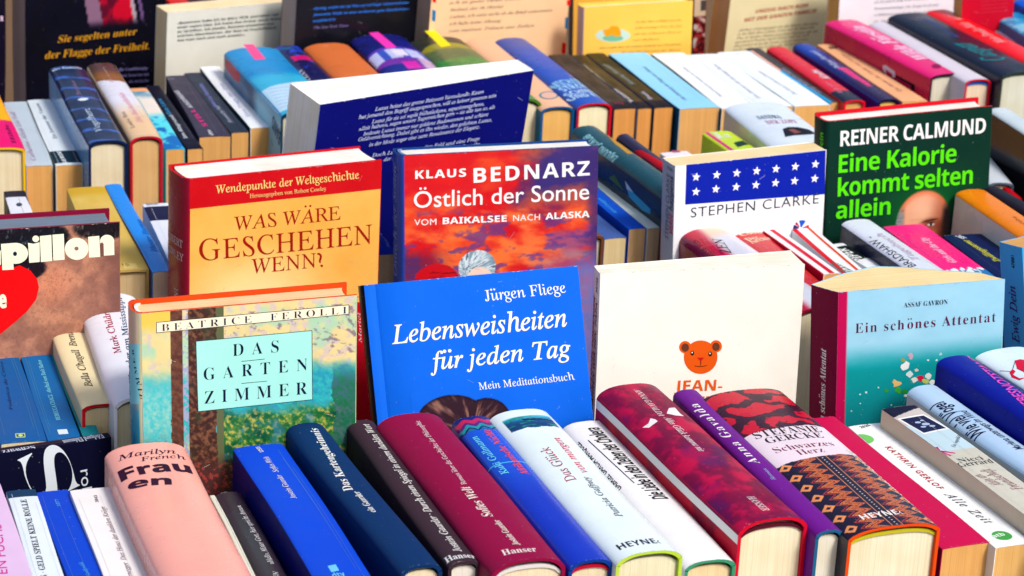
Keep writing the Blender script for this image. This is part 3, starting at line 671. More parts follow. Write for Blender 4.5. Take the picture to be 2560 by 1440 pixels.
b = standing(PB, 'cream paperback with an orange round bear face on its plain cover', (1500, 683), (2011, 660), (1490, 960), 12.5, H=20, t=1.7, splay=.85, b=.06, hard=False, group=GS, cover=(255, 250, 240), spine=(222, 214, 228), pages=(255, 252, 240), rough=.5)
b.skew = 0
OR = (236, 92, 22)
for cx, cy in ((1712, 868), (1789, 866)): b.disc('front', (cx, cy), 15, 15.5, OR, .008); b.disc('front', (cx, cy+1), 9.5, 10.5, (110, 58, 40), .012)
b.disc('front', (1751, 893), 42, 42, OR, .010, n=48)
for cx, cy in ((1730, 883), (1774.5, 885)): b.disc('front', (cx, cy), 4.6, 6, (25, 10, 10), .014, n=16); b.disc('front', (cx-.5, cy-1.5), 1.7, 2.0, (255, 255, 255), .017, n=10)
b.poly('front', [(1741.5, 894), (1760.5, 894), (1751, 904)], (205, 22, 30), .014); b.line('front', (1751, 903), (1751, 914), .05, (60, 20, 15), .014)
for i in range(6): b.line('front', (1736+i*5, 915+1.6*math.sin(i/5*3.14)), (1741.4+i*5, 915+1.6*math.sin((i+1)/5*3.14)), .05, (60, 20, 15), .014)
b.text('front', 'JEAN-', (1686, 979), (1805, 976), 27, 'sb', OR, off=.0)
b.text('front', 'LOUIS', (1690, 1019), (1795, 1016), 26, 'sb', OR, off=.0)
b.text('spine', '34745', (.45, b.H-1.6), (.45, b.H-.5), .38, 'sb', (40, 30, 50), cm=True)
b.text('spine', 'JEAN-LOUIS FOURNIER', (-.08, 9.6), (-.08, b.H-2.0), .44, 'sbi', (150, 20, 70), cm=True)
b.text('spine', 'WO FAHREN WIR HIN, PAPA?', (.55, 8.6), (.55, b.H-2.0), .44, 'sbi', (40, 10, 40), cm=True)

b = standing(PB, 'thick light blue to teal paperback with a crimson spine and white petals on its cover', (2095, 731), (2512, 698), (2091, 960), 12.2, H=19.0, t=2.0, b=.05, hard=False, skew=-1.35, group=GS, cover=(165, 215, 240), spine=(122, 2, 56), pages=(250, 226, 170), rough=.35)
b.bulge = 1.5; zc = b.loc('front', (2300, 880))[1]
def a_teal(U, V):
    n = fbm(U*.6, V*1.2, 4); c = mixc((170, 222, 246), (150, 208, 236), n); c = mixc(c, (0, 152, 158), sm(zc+1.1, zc-1.3, V+.5*(n-.5))); c = mixc(c, (0, 110, 125), sm(zc-1.5, zc-7, V)*.8)
    return mixc(c, (196, 4, 84), U < .62)
b.art('front', a_teal, .12)
b.text('front', 'ASSAF GAVRON', q(6, 1660, 860), q(6, 1985, 834), 12, 'b', (40, 30, 60), off=-.012)
b.text('front', 'Ein schönes Attentat', q(6, 1300, 1052), q(6, 2345, 965), 24, 'b', (96, 24, 66), off=-.010, sp=1.18, res=4)
b.text('spine', 'Ein schönes Attentat', (.25, 8.6), (.25, 14.6), .42, 'bi', (240, 230, 235), cm=True)
rnd = random.Random(4)
def blob(s, surf, px, py, r, col, e=.011):
    s.poly(surf, [(px+r*(.55+.6*rnd.random())*math.cos(a)*1.1, py+r*(.55+.6*rnd.random())*math.sin(a)) for a in [k*.7 for k in range(9)]], col, e)
for (x, y, r, c) in ((2262, 915, 12, (240, 240, 240)), (2272, 935, 9, (220, 230, 235)), (2256, 900, 6, (150, 160, 90)), (2290, 925, 5, (235, 200, 205)), (2276, 890, 8, (200, 170, 190)), (2268, 908, 6, (110, 80, 50)), (2300, 945, 9, (215, 30, 70)), (2285, 950, 8, (235, 235, 230)), (2320, 940, 8, (230, 235, 235)), (2240, 958, 11, (235, 190, 120)), (2312, 952, 8, (190, 205, 110)), (2330, 955, 8, (240, 240, 240)), (2245, 975, 9, (60, 170, 50)), (2260, 978, 7, (40, 150, 50)), (2215, 975, 6, (50, 160, 60)), (2318, 900, 3, (240, 245, 245)), (2350, 885, 4, (170, 215, 225)), (2264, 988, 5, (230, 240, 235)), (2340, 900, 2.5, (230, 245, 245)), (2150, 985, 2.5, (210, 245, 245)), (2165, 980, 3, (220, 245, 245)), (2150, 1008, 2, (200, 240, 240)), (2195, 968, 2, (220, 240, 240)), (2228, 1012, 2, (200, 240, 240)), (2128, 1027, 2, (200, 240, 240))): blob(b, 'front', x, y, r, c, .010+.0012*(int(x+y) % 5))

b = standing(PB, 'cyan-blue paperback at the right edge with handwritten red and purple title on its spine', (2556, 619), (2960, 528), (2566, 880), 12.4, H=21, lean=9, t=2.6, b=.05, hard=False, group=GS, cover=(60, 175, 240), spine=(70, 176, 250), pages=TAN, rough=.35)
b.text('spine', '47881', q(21, 868, 412), q(21, 862, 310), 7, 's', (15, 25, 70), off=.02)
b.text('spine', 'Ewig Dein', q(21, 900, 1000), q(21, 868, 550), 17, 'i', (60, 20, 110), off=.012)

# a red one glimpsed between the garden painting and the blue cover
b = standing(PB, 'red book barely seen in the gap left of the bright blue cover', (740, 770), (936, 752), (745, 900), 11.0, t=1.2, hard=False, group=GS, cover=(205, 8, 34), pages=TAN, H=14.5)
b.text('front', 'Martel', q(20, 150, 745), q(20, 135, 480), 7, 'i', (240, 200, 200))
# ================================================================ second row, left: spines up
b = spine_up(PB, 'dark teal-blue paperback cut by the left picture edge, small gold emblem', L=(q(7, 352, 425), q(4, 100, 1105)), side='R', t=2.9, W=12.4, end='n', H=19, group=GB, cover=(0, 92, 160), pages=CREAM)
b.text('spine', 'Federica de Cesco', q(7, 92, 195), q(4, 20, 1260), 8, 'i', (20, 40, 90), off=.006)
b.poly('spine', [q(7, 115, 372), q(7, 188, 368), q(7, 192, 400), q(7, 120, 404)], (200, 220, 110), .010); b.poly('spine', [q(7, 122, 378), q(7, 183, 374), q(7, 186, 395), q(7, 127, 398)], (10, 90, 150), .013)
b.disc('spine', q(7, 155, 386), 6, 3.2, (210, 225, 120), .016, n=7)
b = spine_up(PB, 'teal-blue paperback with pale condensed capitals and a small white block at its tail', L=(q(7, 358, 428), q(4, 112, 1108)), Rp=q(7, 600, 395), W=12.4, end='nf', group=GB, cover=(0, 104, 172), pages=CREAM)
b.text('spine', 'REBECCA CHACE  Abschied vom Rock Harbor', q(7, 455, 272), q(4, 300, 1248), 10, 'u', (130, 220, 235), off=.01)
b.poly('spine', [q(7, 428, 345), q(7, 500, 340), q(7, 512, 375), q(7, 440, 380)], (225, 240, 245), .010)
b.disc('spine', q(4, 232, 1145), 4, 4, (120, 200, 225), .01, n=7)
b = spine_up(PB, 'sea-green paperback sunk between the teal-blue ones and the cream Chagall-like hardcover'.replace(' Chagall-like', ''), L=(q(7, 612, 392), q(4, 335, 1098)), t=1.1, W=12.3, end='nf', group=GB, cover=(20, 150, 160), pages=CREAM)
b = spine_up(HB, 'worn cream hardcover with red boards and handwritten black title, second row left', L=(q(7, 606, 200), q(4, 290, 830)), Rp=q(7, 903, 178), W=13.5, b=.4, end='nf', hard=True, group=GB, cover=(240, 224, 178), edge=(190, 10, 30), pages=(228, 205, 160), rough=.45)
b.text('spine', 'Bella Chagall  Brennende Lichter', q(7, 690, 20), q(4, 452, 795), 17, 'i', (25, 20, 35), off=.006)
b = spine_up(HB, 'white jacketed hardcover with red and black vertical titles, beside the cream one', L=((300, 1060), q(4, 568, 835)), Rp=(420, 1030), W=14.4, t=4.2, b=.75, H=18.8, hard=True, group=GB, cover=(240, 241, 252), pages=CREAM, rough=.3)
b.text('spine', 'Mark Childress', q(4, 905, 1195), q(4, 790, 838), 17, 'u', (170, 30, 60), off=.008)
b.text('spine', 'Das Wunder am Mississippi', q(4, 1040, 1560), q(4, 905, 790), 15, 'u', (50, 70, 100), off=.008)

b = standing(HB, 'hardcover with chunky cream letters over a close-up face and a red heart', (-176, 586), (302, 556), (-172, 760), 12.8, H=21.5, t=3.5, b=.4, group=GS, cover=(158, 105, 82), edge=(130, 12, 52), pages=(118, 134, 158), rough=.3)
fl = lambda x, y: b.loc('front', q(23, x, y))
PK = [fl(650, 1350), fl(1150, 640), fl(250, 700), fl(1600, 560), fl(200, 1500)]
def a_face(U, V, b=b):
    n = fbm(U*7, V*7, 3, 4); m = fbm(U*1.2, V*1.2, 8); e = fl(0, 600)[1]
    c = mixc((206, 142, 112), (152, 102, 86), sm(.15, .85, m)); c = mixc(c, (238, 150, 112), sm(2.2, .3, np.hypot(U-PK[0][0]-.6, V-PK[0][1]+.4))*.7)
    c = mixc(c, (110, 70, 66), sm(fl(1300, 900)[0]-.2, fl(1880, 900)[0], U)*.7*sm(PK[1][1], PK[1][1]-2, V)); c = mixc(c, (130, 80, 66), sm(.5, .8, n)*.35)
    hair = np.hypot((U-PK[2][0]+.6)/4.3, (V-PK[2][1]+.2)/1.9); hn = fbm(U*9, V*2.2, 5)
    c = mixc(c, mixc((14, 16, 28), (70, 90, 100), sm(.66, .8, hn)), sm(1.08, .98, hair+.1*n))
    h2 = np.hypot((U-PK[3][0])/2.3, (V-PK[3][1]-.1)/.95); c = mixc(c, mixc((22, 18, 26), (120, 105, 95), sm(.6, .8, hn)), sm(1.1, .85, h2+.1*n))
    h3 = np.hypot((U-PK[2][0]-.4)/1.7, (V-fl(300, 1180)[1])/.9); c = mixc(c, (24, 14, 26), sm(1.1, .9, h3+.1*n))
    return mixc(c, (110, 66, 56), sm(.55, .8, fbm(U*14, V*14, 9))*.3)
b.art('front', a_face, .07)
b.poly('front', [q(4, *p) for p in ((-330, 560), (-150, 500), (0, 545), (70, 575), (150, 545), (230, 585), (280, 650), (292, 710), (270, 800), (200, 890), (110, 970), (0, 1058), (-200, 1180))], (236, 6, 20))
CR = (248, 248, 218)
def Pp(pts, e=.019, col=CR): b.poly('front', [q(23, *p) for p in pts], col, e)
def Pd(x, y, rx, ry, col=CR, e=.021, **k): b.disc('front', q(23, x, y), rx/6.095, ry/6.095, col, e, **k)
Pp([(22, 792), (198, 778), (215, 1182), (42, 1192)]); Pd(245, 935, 190, 160, n=40); Pd(236, 942, 30, 34, (14, 30, 50), .024)
Pp([(435, 775), (520, 790), (612, 765), (612, 1066), (452, 1080)]); Pd(553, 714, 52, 50)
Pp([(615, 672), (790, 655), (802, 1052), (630, 1068)]); Pp([(806, 652), (980, 638), (992, 1032), (820, 1046)])
Pd(1175, 866, 180, 168, n=44); Pd(1173, 862, 32, 30, (150, 105, 95), .024)
Pp([(1350, 684), (1520, 668), (1535, 990), (1364, 1000)]); Pd(1640, 752, 108, 100, n=32); Pp([(1545, 745), (1746, 740), (1750, 960), (1590, 972)]); Pp([(1532, 790), (1562, 765), (1586, 790), (1590, 978), (1535, 985)], .025, (120, 80, 72))
Pp([(-260, 800), (-80, 790), (20, 900), (20, 1110), (-220, 1120)])
b.text('front', 'e', q(4, -4, 862), q(4, 52, 856), 40, 'sb', CR, off=.03, e=.026)

# ================================================================ middle row left
b = spine_up(PB, 'dark and white paperback with a small black bird emblem at the far left', L=((23, 523), (8, 480)), Rp=(77, 520), W=11.8, H=18.5, group=GC, cover=(30, 28, 50), pages=TAN)
b.poly('spine', [q(23, 75, 95), q(23, 385, 80), q(23, 700, 700), q(23, 300, 720)], (228, 230, 240), .010)
b.disc('spine', q(23, 290, 200), 8, 5, (60, 70, 90), .013, n=9)
b = spine_up(HB, 'old mustard yellow hardcover with a small pale label near its tail', L=((262, 682), (166, 474)), Rp=(372, 676), W=13.2, b=.12, end='nf', hard=True, group=GC, cover=(222, 186, 92), edge=(205, 170, 100), pages=(232, 205, 160))
b.art('spine', lambda U, V, b=b: mixc(mixc((228, 196, 104), (212, 172, 66), fbm(U, V*.6, 3)), (205, 160, 30), sm(3, 1, b.H-V)*.8), .2)
b.poly('spine', [q(23, 1870, 1080), q(23, 2060, 1090), q(23, 2100, 1165), q(23, 1880, 1172)], (236, 205, 120), .010)
b.text('spine', 'DIV', q(23, 1880, 1140), q(23, 1990, 1128), 8, 'b', (90, 60, 30), e=.014)
b = spine_up(PB, 'bright azure blue paperback with embossed lettering beside the mustard yellow book', L=(q(4, 1135, 602), q(4, 780, -50)), Rp=q(4, 1245, 555), W=13.4, end='nf', b=.10, group=GC, cover=(0, 140, 240), back=(10, 50, 120), pages=(225, 205, 185), rough=.3)
b.text('spine', 'Hester Burton', q(23, 2400, 915), q(23, 2150, 430), 12, 'i', (10, 90, 180), off=.006)
b = spine_up(PB, 'white and navy paperback half hidden behind the red and gold hardcover', L=((424, 660), q(23, 2180, 195)), t=2.6, W=12.0, H=19, group=GC, cover=(232, 236, 248), pages=TAN)
b.band(b.H-4.1, b.H-.75, (26, 28, 66)); b.text('spine', 'BERLIN', q(23, 2250, 212), q(23, 2420, 196), 5, 'sb', (90, 100, 130))

# ================================================================ covers standing behind the second row
b = standing(HB, 'red hardcover with a gold lower panel and large dark red serif title', (473.6, 448), (954, 399.7), (474, 735), 13.4, H=22, t=4.1, b=.5, sq=.13, group=GS, cover=(206, 8, 24), spine=(165, 0, 50), edge=(206, 10, 24), pages=(255, 253, 248), rough=.28)  # spine red is darker and cooler: left-side shade put into the colour
gp = b.loc('front', (474, 523))[1]
def a_gold(U, V):
    n = fbm(U*.5, V*.5, 2); c = mixc((244, 172, 70), (246, 192, 98), n); return mixc(c, (255, 232, 170), sm(6.5, 1, np.hypot((U-5)*.8, V-gp+8.5))*.9)
b.art('front', a_gold, .15, box=(.02, b.W-.065, .01, gp), e=.008)
b.text('front', 'Wendepunkte der Weltgeschichte', (537, 484), (896, 446), 20, 'u', (240, 214, 130), off=.008)
b.text('front', 'Herausgegeben von Robert Cowley', (623, 495), (813, 476), 10, 'u', (240, 205, 130), off=.006)
b.text('front', 'WAS WÄRE', (583, 577), (850, 549), 34, 'u', (160, 24, 14), off=.0, res=4)
for cx_ in (763, 775): b.disc('front', (cx_, 516-(cx_-763)*.1), 2.7, 2.7, (160, 24, 14), .014, n=12)
b.text('front', 'G', (497, 653), (550, 648), 53, 'u', (160, 24, 14), off=.0, res=4); b.text('front', 'ESCHEHEN', (556, 647), (928, 609), 48, 'u', (160, 24, 14), off=.0, res=4)
b.text('front', 'WENN?', (627, 685), (808, 667), 36, 'u', (160, 24, 14), off=.0, res=4)
b.text('spine', 'ROBERT', (-1.6, b.H-5.3), (1.5, b.H-5.3), .55, 'u', (245, 205, 205), off=.008, cm=True); b.text('spine', 'COWLEY', (-1.6, b.H-6.3), (1.6, b.H-6.3), .55, 'u', (245, 205, 205), off=.008, cm=True)
b.text('spine', 'WAS WÄRE GESCHEHEN WENN?', (.9, b.H-20), (.9, b.H-8.6), .75, 'u', (245, 205, 205), off=.008, cm=True)

b = standing(HB, 'hardcover with a fiery red and violet sunset sky, white lettering and two painted heads', (1011, 388), (1496.6, 364.5), (1011, 703), 13.6, H=22, lean=6, t=2.7, b=.5, sq=.15, group=GS, cover=(60, 40, 110), spine=(40, 72, 176), edge=(20, 66, 130), pages=(255, 254, 250), hb=(120, 140, 190), rough=.3)
fb = lambda x, y: b.loc('front', (x, y))
K1, K2, K3 = fb(1192, 668), fb(1090, 700), fb(1190, 690)
def a_sunset(U, V, b=b):
    x = U/b.W; h = b.H-V; n = fbm(U*.3, V*.55, 7, 5); m = fbm(U*.22+3, V*.4, 15, 4); f = fbm(U*.45+V*.3, V*.95, 31, 5)
    c = mixc((232, 30, 24), (196, 12, 40), n); c = mixc(c, (58, 44, 118), sm(.40, .62, x+.7*(m-.5)-.02*h)*sm(5.8, 3.6, h+1.4*(n-.5)))
    c = mixc(c, (250, 120, 60), sm(3.8, 5.0, h+(f-.5)*2)*sm(.36, .72, f)); c = mixc(c, (255, 110, 40), sm(.45, .8, n)*.6)
    c = mixc(c, (150, 70, 130), sm(4.5, 5.5, h)*sm(.55, .68, m)*.8); c = mixc(c, (96, 60, 140), sm(.56, .66, fbm(U*.7, V*1.6, 77))*sm(4, 5, h)*.75)
    c = mixc(c, (60, 40, 110), sm(.93, 1, x+.2*(f-.5))*.8); c = mixc(c, (120, 130, 200), sm(8.2, 10.5, h+1.6*f)*sm(.55, .95, x)*.8)
    c = mixc(c, (80, 40, 90), sm(7.4, 8.6, h+f)*sm(.3, .05, x)*.7)
    return c
def a_heads(U, V):
    c = a_sunset(U, V); f = fbm(U*9, V*9, 5); s_ = fbm(np.arctan2(V-K1[1]+.3, U-K1[0]+.9)*7, np.hypot(U-K1[0]+.9, V-K1[1]+.3)*.8, 9, 4)
    d2 = np.hypot((U-K2[0])/1.75, (V-K2[1])/1.25); c = mixc(c, mixc((206, 16, 30), (120, 5, 20), sm(.5, .7, s_)), d2+.04*f < 1)
    d1 = np.hypot((U-K1[0])/1.5, (V-K1[1])/1.35); c = mixc(c, mixc((120, 150, 170), (225, 238, 245), sm(.3, .62, s_)), d1+.05*f < 1); c = mixc(c, (90, 120, 140), (d1+.05*f < 1)*(s_ > .62))
    d3 = np.hypot((U-K3[0]-.25)/1.05, (V-K3[1]+.25)/.95); return mixc(c, (244, 214, 196), d3+.05*f < 1)
b.art('front', a_sunset, .09); b.art('front', a_heads, .05, box=(K2[0]-2.2, K1[0]+2.0, K2[1]-1, K1[1]+1.7), e=.013)
b.text('front', 'KLAUS', (1038, 447), (1165, 441), 20, 'sb', (255, 252, 250), off=.006, sp=1.15)
b.text('front', 'BEDNARZ', (1184, 457), (1474, 438), 36, 'sb', (255, 252, 250), off=.0, sp=1.12, res=4)
b.text('front', 'Östlich der Sonne', (1034, 520), (1472, 498), 40, 's', (255, 250, 250), off=.004, res=4)
b.text('front', 'VOM', (1035, 564), (1090, 562), 15, 's', (255, 250, 250), off=.0, sp=1.1); b.text('front', 'BAIKALSEE', (1106, 560.6), (1266, 554), 16, 'sb', (255, 250, 250), off=.004)
b.text('front', 'NACH', (1282, 553), (1349, 550), 15, 's', (255, 250, 250), off=.0, sp=1.1); b.text('front', 'ALASKA', (1363, 549), (1473, 543), 16, 'sb', (255, 250, 250), off=.004)
b.text('spine', 'Östlich der Sonne', (992, 692), (990, 408), 9, 'i', (170, 180, 225), off=.004)

# ================================================================ second row, right: spines up
b = spine_up(HB, 'fat jacketed hardcover fading from dark red to cream, curled black lettering, right of centre', L=((1760, 650), (1650, 572)), Rp=(1900, 641), W=13.2, b=1.15, H=21.5, hard=True, group=GB, cover=(150, 14, 50), pages=CREAM, rough=.2)
def a_zen(U, V, b=b):
    h = b.H-V; x = U/(b.t/2); n = fbm(U*.8, V*.8, 2); c = mixc((96, 30, 84), (190, 14, 54), sm(.6, 2.0, h+n-.6*x)); k = sm(2.4, 3.6, h+.8*n+.9*x)*sm(-.62, -.2, x-.1*n); c = mixc(c, (226, 200, 176), k); c = mixc(c, (214, 216, 230), sm(4.6, 6.0, h+x)*k); return mixc(c, (96, 20, 60), sm(-.75, -.98, x))
b.art('spine', a_zen, .1)
b.poly('spine', [q(24, 385, 180), q(24, 560, 150), q(24, 720, 160), q(24, 640, 185), q(24, 470, 235)], (225, 225, 245), .012)
b.text('spine', 'BEUTE VON', q(24, 940, 620), q(24, 600, 345), 13, 'i', (40, 30, 50), off=.004)
b.text('spine', 'ZEN', q(24, 1160, 560), q(24, 1000, 340), 20, 'i', (30, 20, 40), off=.004)

b = spine_up(PB, 'red and orange book with cream lettering across its spine, left of the striped one', L=(q(24, 1400, 530), q(24, 1080, 250)), Rp=q(24, 1900, 490), W=13.2, b=.35, H=19, hard=True, group=GB, cover=(212, 36, 36), back=(190, 30, 40), pages=TAN, rough=.3)
b.name = HB
b.art('spine', lambda U, V, b=b: mixc(mixc((216, 30, 30), (196, 30, 50), fbm(U, V, 3)), (238, 110, 40), sm(1.6, .2, b.H-V-U*.3)), .15)
b.text('spine', 'Marc', q(24, 1265, 272), q(24, 1530, 222), 8, 'b', (250, 225, 190)); b.text('spine', 'Coon', q(24, 1310, 318), q(24, 1620, 275), 8, 'b', (250, 225, 190))
b.text('spine', 'Der', q(24, 1395, 390), q(24, 1580, 350), 8, 'b', (250, 225, 190)); b.text('spine', 'Archiv', q(24, 1460, 432), q(24, 1800, 385), 8, 'b', (250, 225, 190))
b = spine_up(PB, 'paperback with red and white lengthwise stripes, second row right', L=((2060, 688), (1904, 575)), Rp=(2116, 694), W=13.6, end='nf', group=GB, cover=(246, 246, 248), back=(196, 14, 50), pages=TAN)
b.band(.02, b.H-.02, (220, 14, 50), u0=-.12*b.t, u1=.17*b.t); b.band(.02, b.H-.02, (225, 30, 60), u0=-b.t*.5, u1=-.455*b.t)
b = spine_up(PB, 'white paperback with thin red and orange stripes and green brush lettering', L=((2118, 696), (1969, 563)), Rp=(2167, 683), W=13.5, end='nf', group=GB, cover=(246, 246, 248), pages=TAN)
b.band(.02, b.H-.02, (220, 20, 40), u0=-b.t*.5, u1=-.30*b.t); b.band(.02, b.H-.02, (232, 70, 20), u0=.16*b.t, u1=.30*b.t)
b.text('spine', 'ZILLIS', q(6, 1330, 612), q(6, 1150, 520), 14, 'bi', (10, 110, 100)); b.text('spine', 'Lisl', q(6, 1205, 618), q(6, 1095, 540), 9, 'bi', (40, 60, 180))
b = spine_up(PB, 'paperback with a black box of slanted white capitals near its head', L=((2190, 682), (2073, 614)), Rp=(2217, 672), W=13.0, end='nf', group=GB, cover=(238, 242, 246), pages=TAN)
b.poly('spine', [q(6, 1145, 420), q(6, 1290, 395), q(6, 1430, 485), q(6, 1285, 525)], (14, 30, 30), .010)
b.text('spine', 'PIPER', q(6, 1392, 512), q(6, 1225, 420), 14, 'sbi', (245, 248, 245), e=.016)
b = spine_up(HB, 'white hardcover with teal boards and thin black capitals, left of the hot pink one', L=((2240, 658), (2103, 562)), Rp=(2317, 650), W=14.1, end='f', H=21, b=.45, hard=True, group=GB, cover=(226, 232, 248), back=(24, 30, 60), edge=(60, 180, 200), pages=CREAM, rough=.28)
b.text('spine', 'BRADSHAW -', (2293, 665), q(17, 235, 1035), 14, 's', (25, 30, 45)); b.text('spine', 'Tagebuch', q(17, 980, 1400), q(17, 380, 990), 10, 'i', (190, 150, 190))
b = spine_up(PB, 'hot pink paperback with white lettering and a blue tail with a white splash', L=((2317, 649), (2207, 569)), Rp=(2442, 657), W=14, end='f', H=18, b=.08, group=GB, cover=(255, 0, 134), back=(30, 20, 110), pages=CREAM, rough=.3)
b.text('spine', 'Girls and the City', q(17, 1550, 1439), q(17, 1060, 1065), 12, 'bi', (250, 205, 235), off=.002)
vv = b.loc('spine', q(6, 2170, 575))[1]; b.band(.01, vv, (0, 120, 190)); vx = b.t
for k in range(14): b.disc('spine', (b.t*(-.38+.06*k), vv-.35*math.sin(k*1.9)-.1), .16+.08*math.sin(k), .3+.15*math.cos(k*2.3), (225, 245, 250), .012+.0006*k, True, 9)
b = spine_up(PB, 'dark navy paperback with yellow italic title beside the hot pink one', L=((2443, 656), (2358, 589)), Rp=(2512, 623), W=14, end='f', H=15, group=GB, cover=(10, 32, 84), pages=TAN)
b.text('spine', 'Zwillingssterne', q(17, 2230, 1429), q(17, 1710, 1095), 10, 'i', (225, 225, 70), off=.01); b.text('spine', 'SBC', q(17, 1700, 1065), q(17, 1580, 1015), 7, 'sb', (225, 235, 240))

# ================================================================ covers standing behind the second row, right
b = standing(PB, 'white paperback with a blue panel of white stars above thin capitals', (1687.4, 415), (2065.5, 374.5), (1684, 560), 12.2, H=19.5, t=2.4, b=.06, hard=False, group=GS, cover=(250, 252, 255), spine=(200, 205, 222), pages=(255, 228, 180), rough=.32)
b.poly('front', [(1715, 412), (2063.5, 375.5), (2061, 486), (1712, 512)], (0, 36, 170), .008)
r1 = [(118, 1318), (270, 1302), (420, 1288), (568, 1272), (712, 1257), (855, 1240), (1005, 1222)]; r2 = [(116, 1428), (264, 1408), (415, 1392), (562, 1377), (708, 1362), (850, 1347), (1000, 1330)]
for x, y in r1+r2:
    c_ = b.loc('front', q(3, x, y)); b.poly('front', [(c_[0]+(.37 if k % 2 == 0 else .16)*math.sin(math.pi*k/5+.12), c_[1]+(.37 if k % 2 == 0 else .16)*math.cos(math.pi*k/5+.12)) for k in range(10)], (255, 255, 255), .013, True)
b.text('front', 'STEPHEN CLARKE', q(6, 78, 192), q(6, 1030, 85), 24, 's', (20, 40, 62), off=-.004, sp=1.1)
cx, cy = b.loc('front', (2002, 572)); R_ = .72
def wedge(a0, a1, r0, r1, col, e): b.poly('front', [(cx+r0*math.cos(math.radians(a)), cy+r0*math.sin(math.radians(a))) for a in (a0, a1)]+[(cx+r1*math.cos(math.radians(a1+(a0-a1)*i/6)), cy+r1*math.sin(math.radians(a1+(a0-a1)*i/6))) for i in range(7)], col, e, True)
wedge(55, 105, .12, R_, (24, 92, 200), .012); wedge(-25, 22, .12, R_, (222, 24, 44), .012); wedge(122, 140, .2, R_, (200, 30, 60), .012); wedge(145, 175, .2, R_, (30, 50, 130), .012); wedge(-70, -40, .2, R_, (24, 92, 200), .012); wedge(200, 240, .2, R_, (222, 24, 44), .012)
b.text('spine', '7154', (1667, 422), (1681, 430), 7, 'sb', (60, 60, 80))
b.text('spine', 'STEPHEN CLARKE', (1671, 600), (1674, 436), 8, 's', (110, 116, 140), off=.01); b.text('spine', 'happens', (1682, 530), (1683, 442), 9, 'sbi', (30, 34, 80)); b.text('spine', 'MERDE', (1682, 588), (1682, 536), 9, 'sbi', (225, 40, 90))

b = standing(HB, 'dark green hardcover with white and lime block lettering above a bald head', (2073, 304), (2481, 265), (2067, 600), 13.2, H=22, t=2.9, b=.45, group=GS, cover=(0, 62, 44), spine=(0, 56, 46), edge=(214, 14, 34), pages=(255, 254, 250), rough=.34)
hd = b.loc('front', (2308, 556)); ey = b.loc('front', (2328, 561))
def a_cal(U, V, b=b):
    c = mixc((0, 52, 42), (14, 104, 40), sm(3, 9, b.H-V)*sm(.2, .6, U/b.W)*sm(1.1, .6, U/b.W)); n = fbm(U*3, V*3, 4); dx, dy = U-hd[0], V-hd[1]
    hs = np.hypot(dx/2.72, (dy+.9)/2.5)+.3*sm(.9, 1.8, dy); hc_ = mixc((140, 150, 158), (74, 62, 60), sm(-.5, 1.4, dx)); hc_ = mixc(hc_, (40, 40, 44), sm(.45, .75, fbm(U*3, V*9, 8))*.6); c = mixc(c, hc_, sm(1.06, .86, hs+.06*n))
    d = np.hypot((dx-.02)/2.4, dy/2.75); sk = mixc((246, 178, 142), (170, 84, 56), sm(-.2, 1.1, (dx*.9-dy*.25)/1.9)); sk = mixc(sk, (190, 110, 80), sm(-.75, -1.05, dx/1.9)*.8); sk = mixc(sk, (196, 112, 80), (np.abs(((dy*1.9+.12*np.sin(dx*2)) % 1)-.5) < .06)*sm(1.2, .2, dy)*sm(1.6, .6, np.abs(dx))*.45); sk = mixc(sk, (255, 196, 160), sm(1.3, .1, np.hypot(dx+.1, dy-1.0))*.8); sk = mixc(sk, (226, 110, 66), sm(.75, 1.0, d)*.8)
    ex = U-ey[0]; eyy = V-ey[1]; sk = mixc(sk, (150, 72, 50), sm(1.4, .5, np.hypot(ex/1.0, eyy/.55))*.8); sk = mixc(sk, (84, 44, 36), sm(1.2, .6, np.hypot((ex+.1)/.75, (eyy-.38-.12*ex)/.11))); sk = mixc(sk, (225, 205, 200), sm(1.1, .8, np.hypot(ex/.34, eyy/.12))); sk = mixc(sk, (30, 40, 60), np.hypot(ex/.13, eyy/.13) < 1); sk = mixc(sk, (60, 30, 26), sm(1.2, .7, np.hypot(ex/.42, (eyy-.15)/.05))); sk = mixc(sk, (120, 60, 44), sm(.8, 1.0, dx/2.1)*.7)
    sk = mixc(sk, hc_, sm(1.5, 1.95, np.abs(dx))*sm(1.7, .8, dy)*.9)
    return mixc(c, sk, sm(1.03, .95, d))
b.art('front', a_cal, .07)
b.text('front', 'REINER CALMUND', (2100, 366), (2463, 332), 38, 'sb', (250, 252, 252), off=.0, sp=.93, res=4)
b.text('front', 'Eine Kalorie', (2096, 432), (2390, 404), 44, 'sb', (92, 236, 16), off=.0, sp=.93, res=4)
b.text('front', 'kommt selten', (2094, 491), (2431, 458), 44, 'sb', (92, 236, 16), off=.0, sp=.93, res=4)
b.text('front', 'allein', (2090, 547), (2226, 535), 42, 'sb', (92, 236, 16), off=.0, sp=.93, res=4)
b.text('spine', 'selten allein', (2056, 470), (2058, 333), 9, 'sb', (92, 220, 30))

b = spine_up(HB, 'orange hardcover with a cream side, tilted at the right edge beside the green cover', L=((2560, 606), (2388, 488)), Rp=(2560, 545), W=15.6, H=18, end='f', b=.5, hard=True, group=GC, cover=(244, 134, 6), back=(226, 222, 214), pages=CREAM, rough=.3)
b.text('spine', 'Matin', (2600, 588), q(17, 2430, 745), 7, 'i', (150, 80, 20)); b.text('back', 'Cy', q(17, 2300, 1190), q(17, 2380, 1185), 11, 'i', (40, 40, 60))
b = spine_up(HB, 'black hardcover right of the orange one, cut by the right edge', L=((2560, 540), (2449, 479)), Rp=(2560, 508), W=15.6, H=22, end='f', b=.4, hard=True, group=GC, cover=(30, 24, 36), pages=(235, 235, 225), rough=.35)

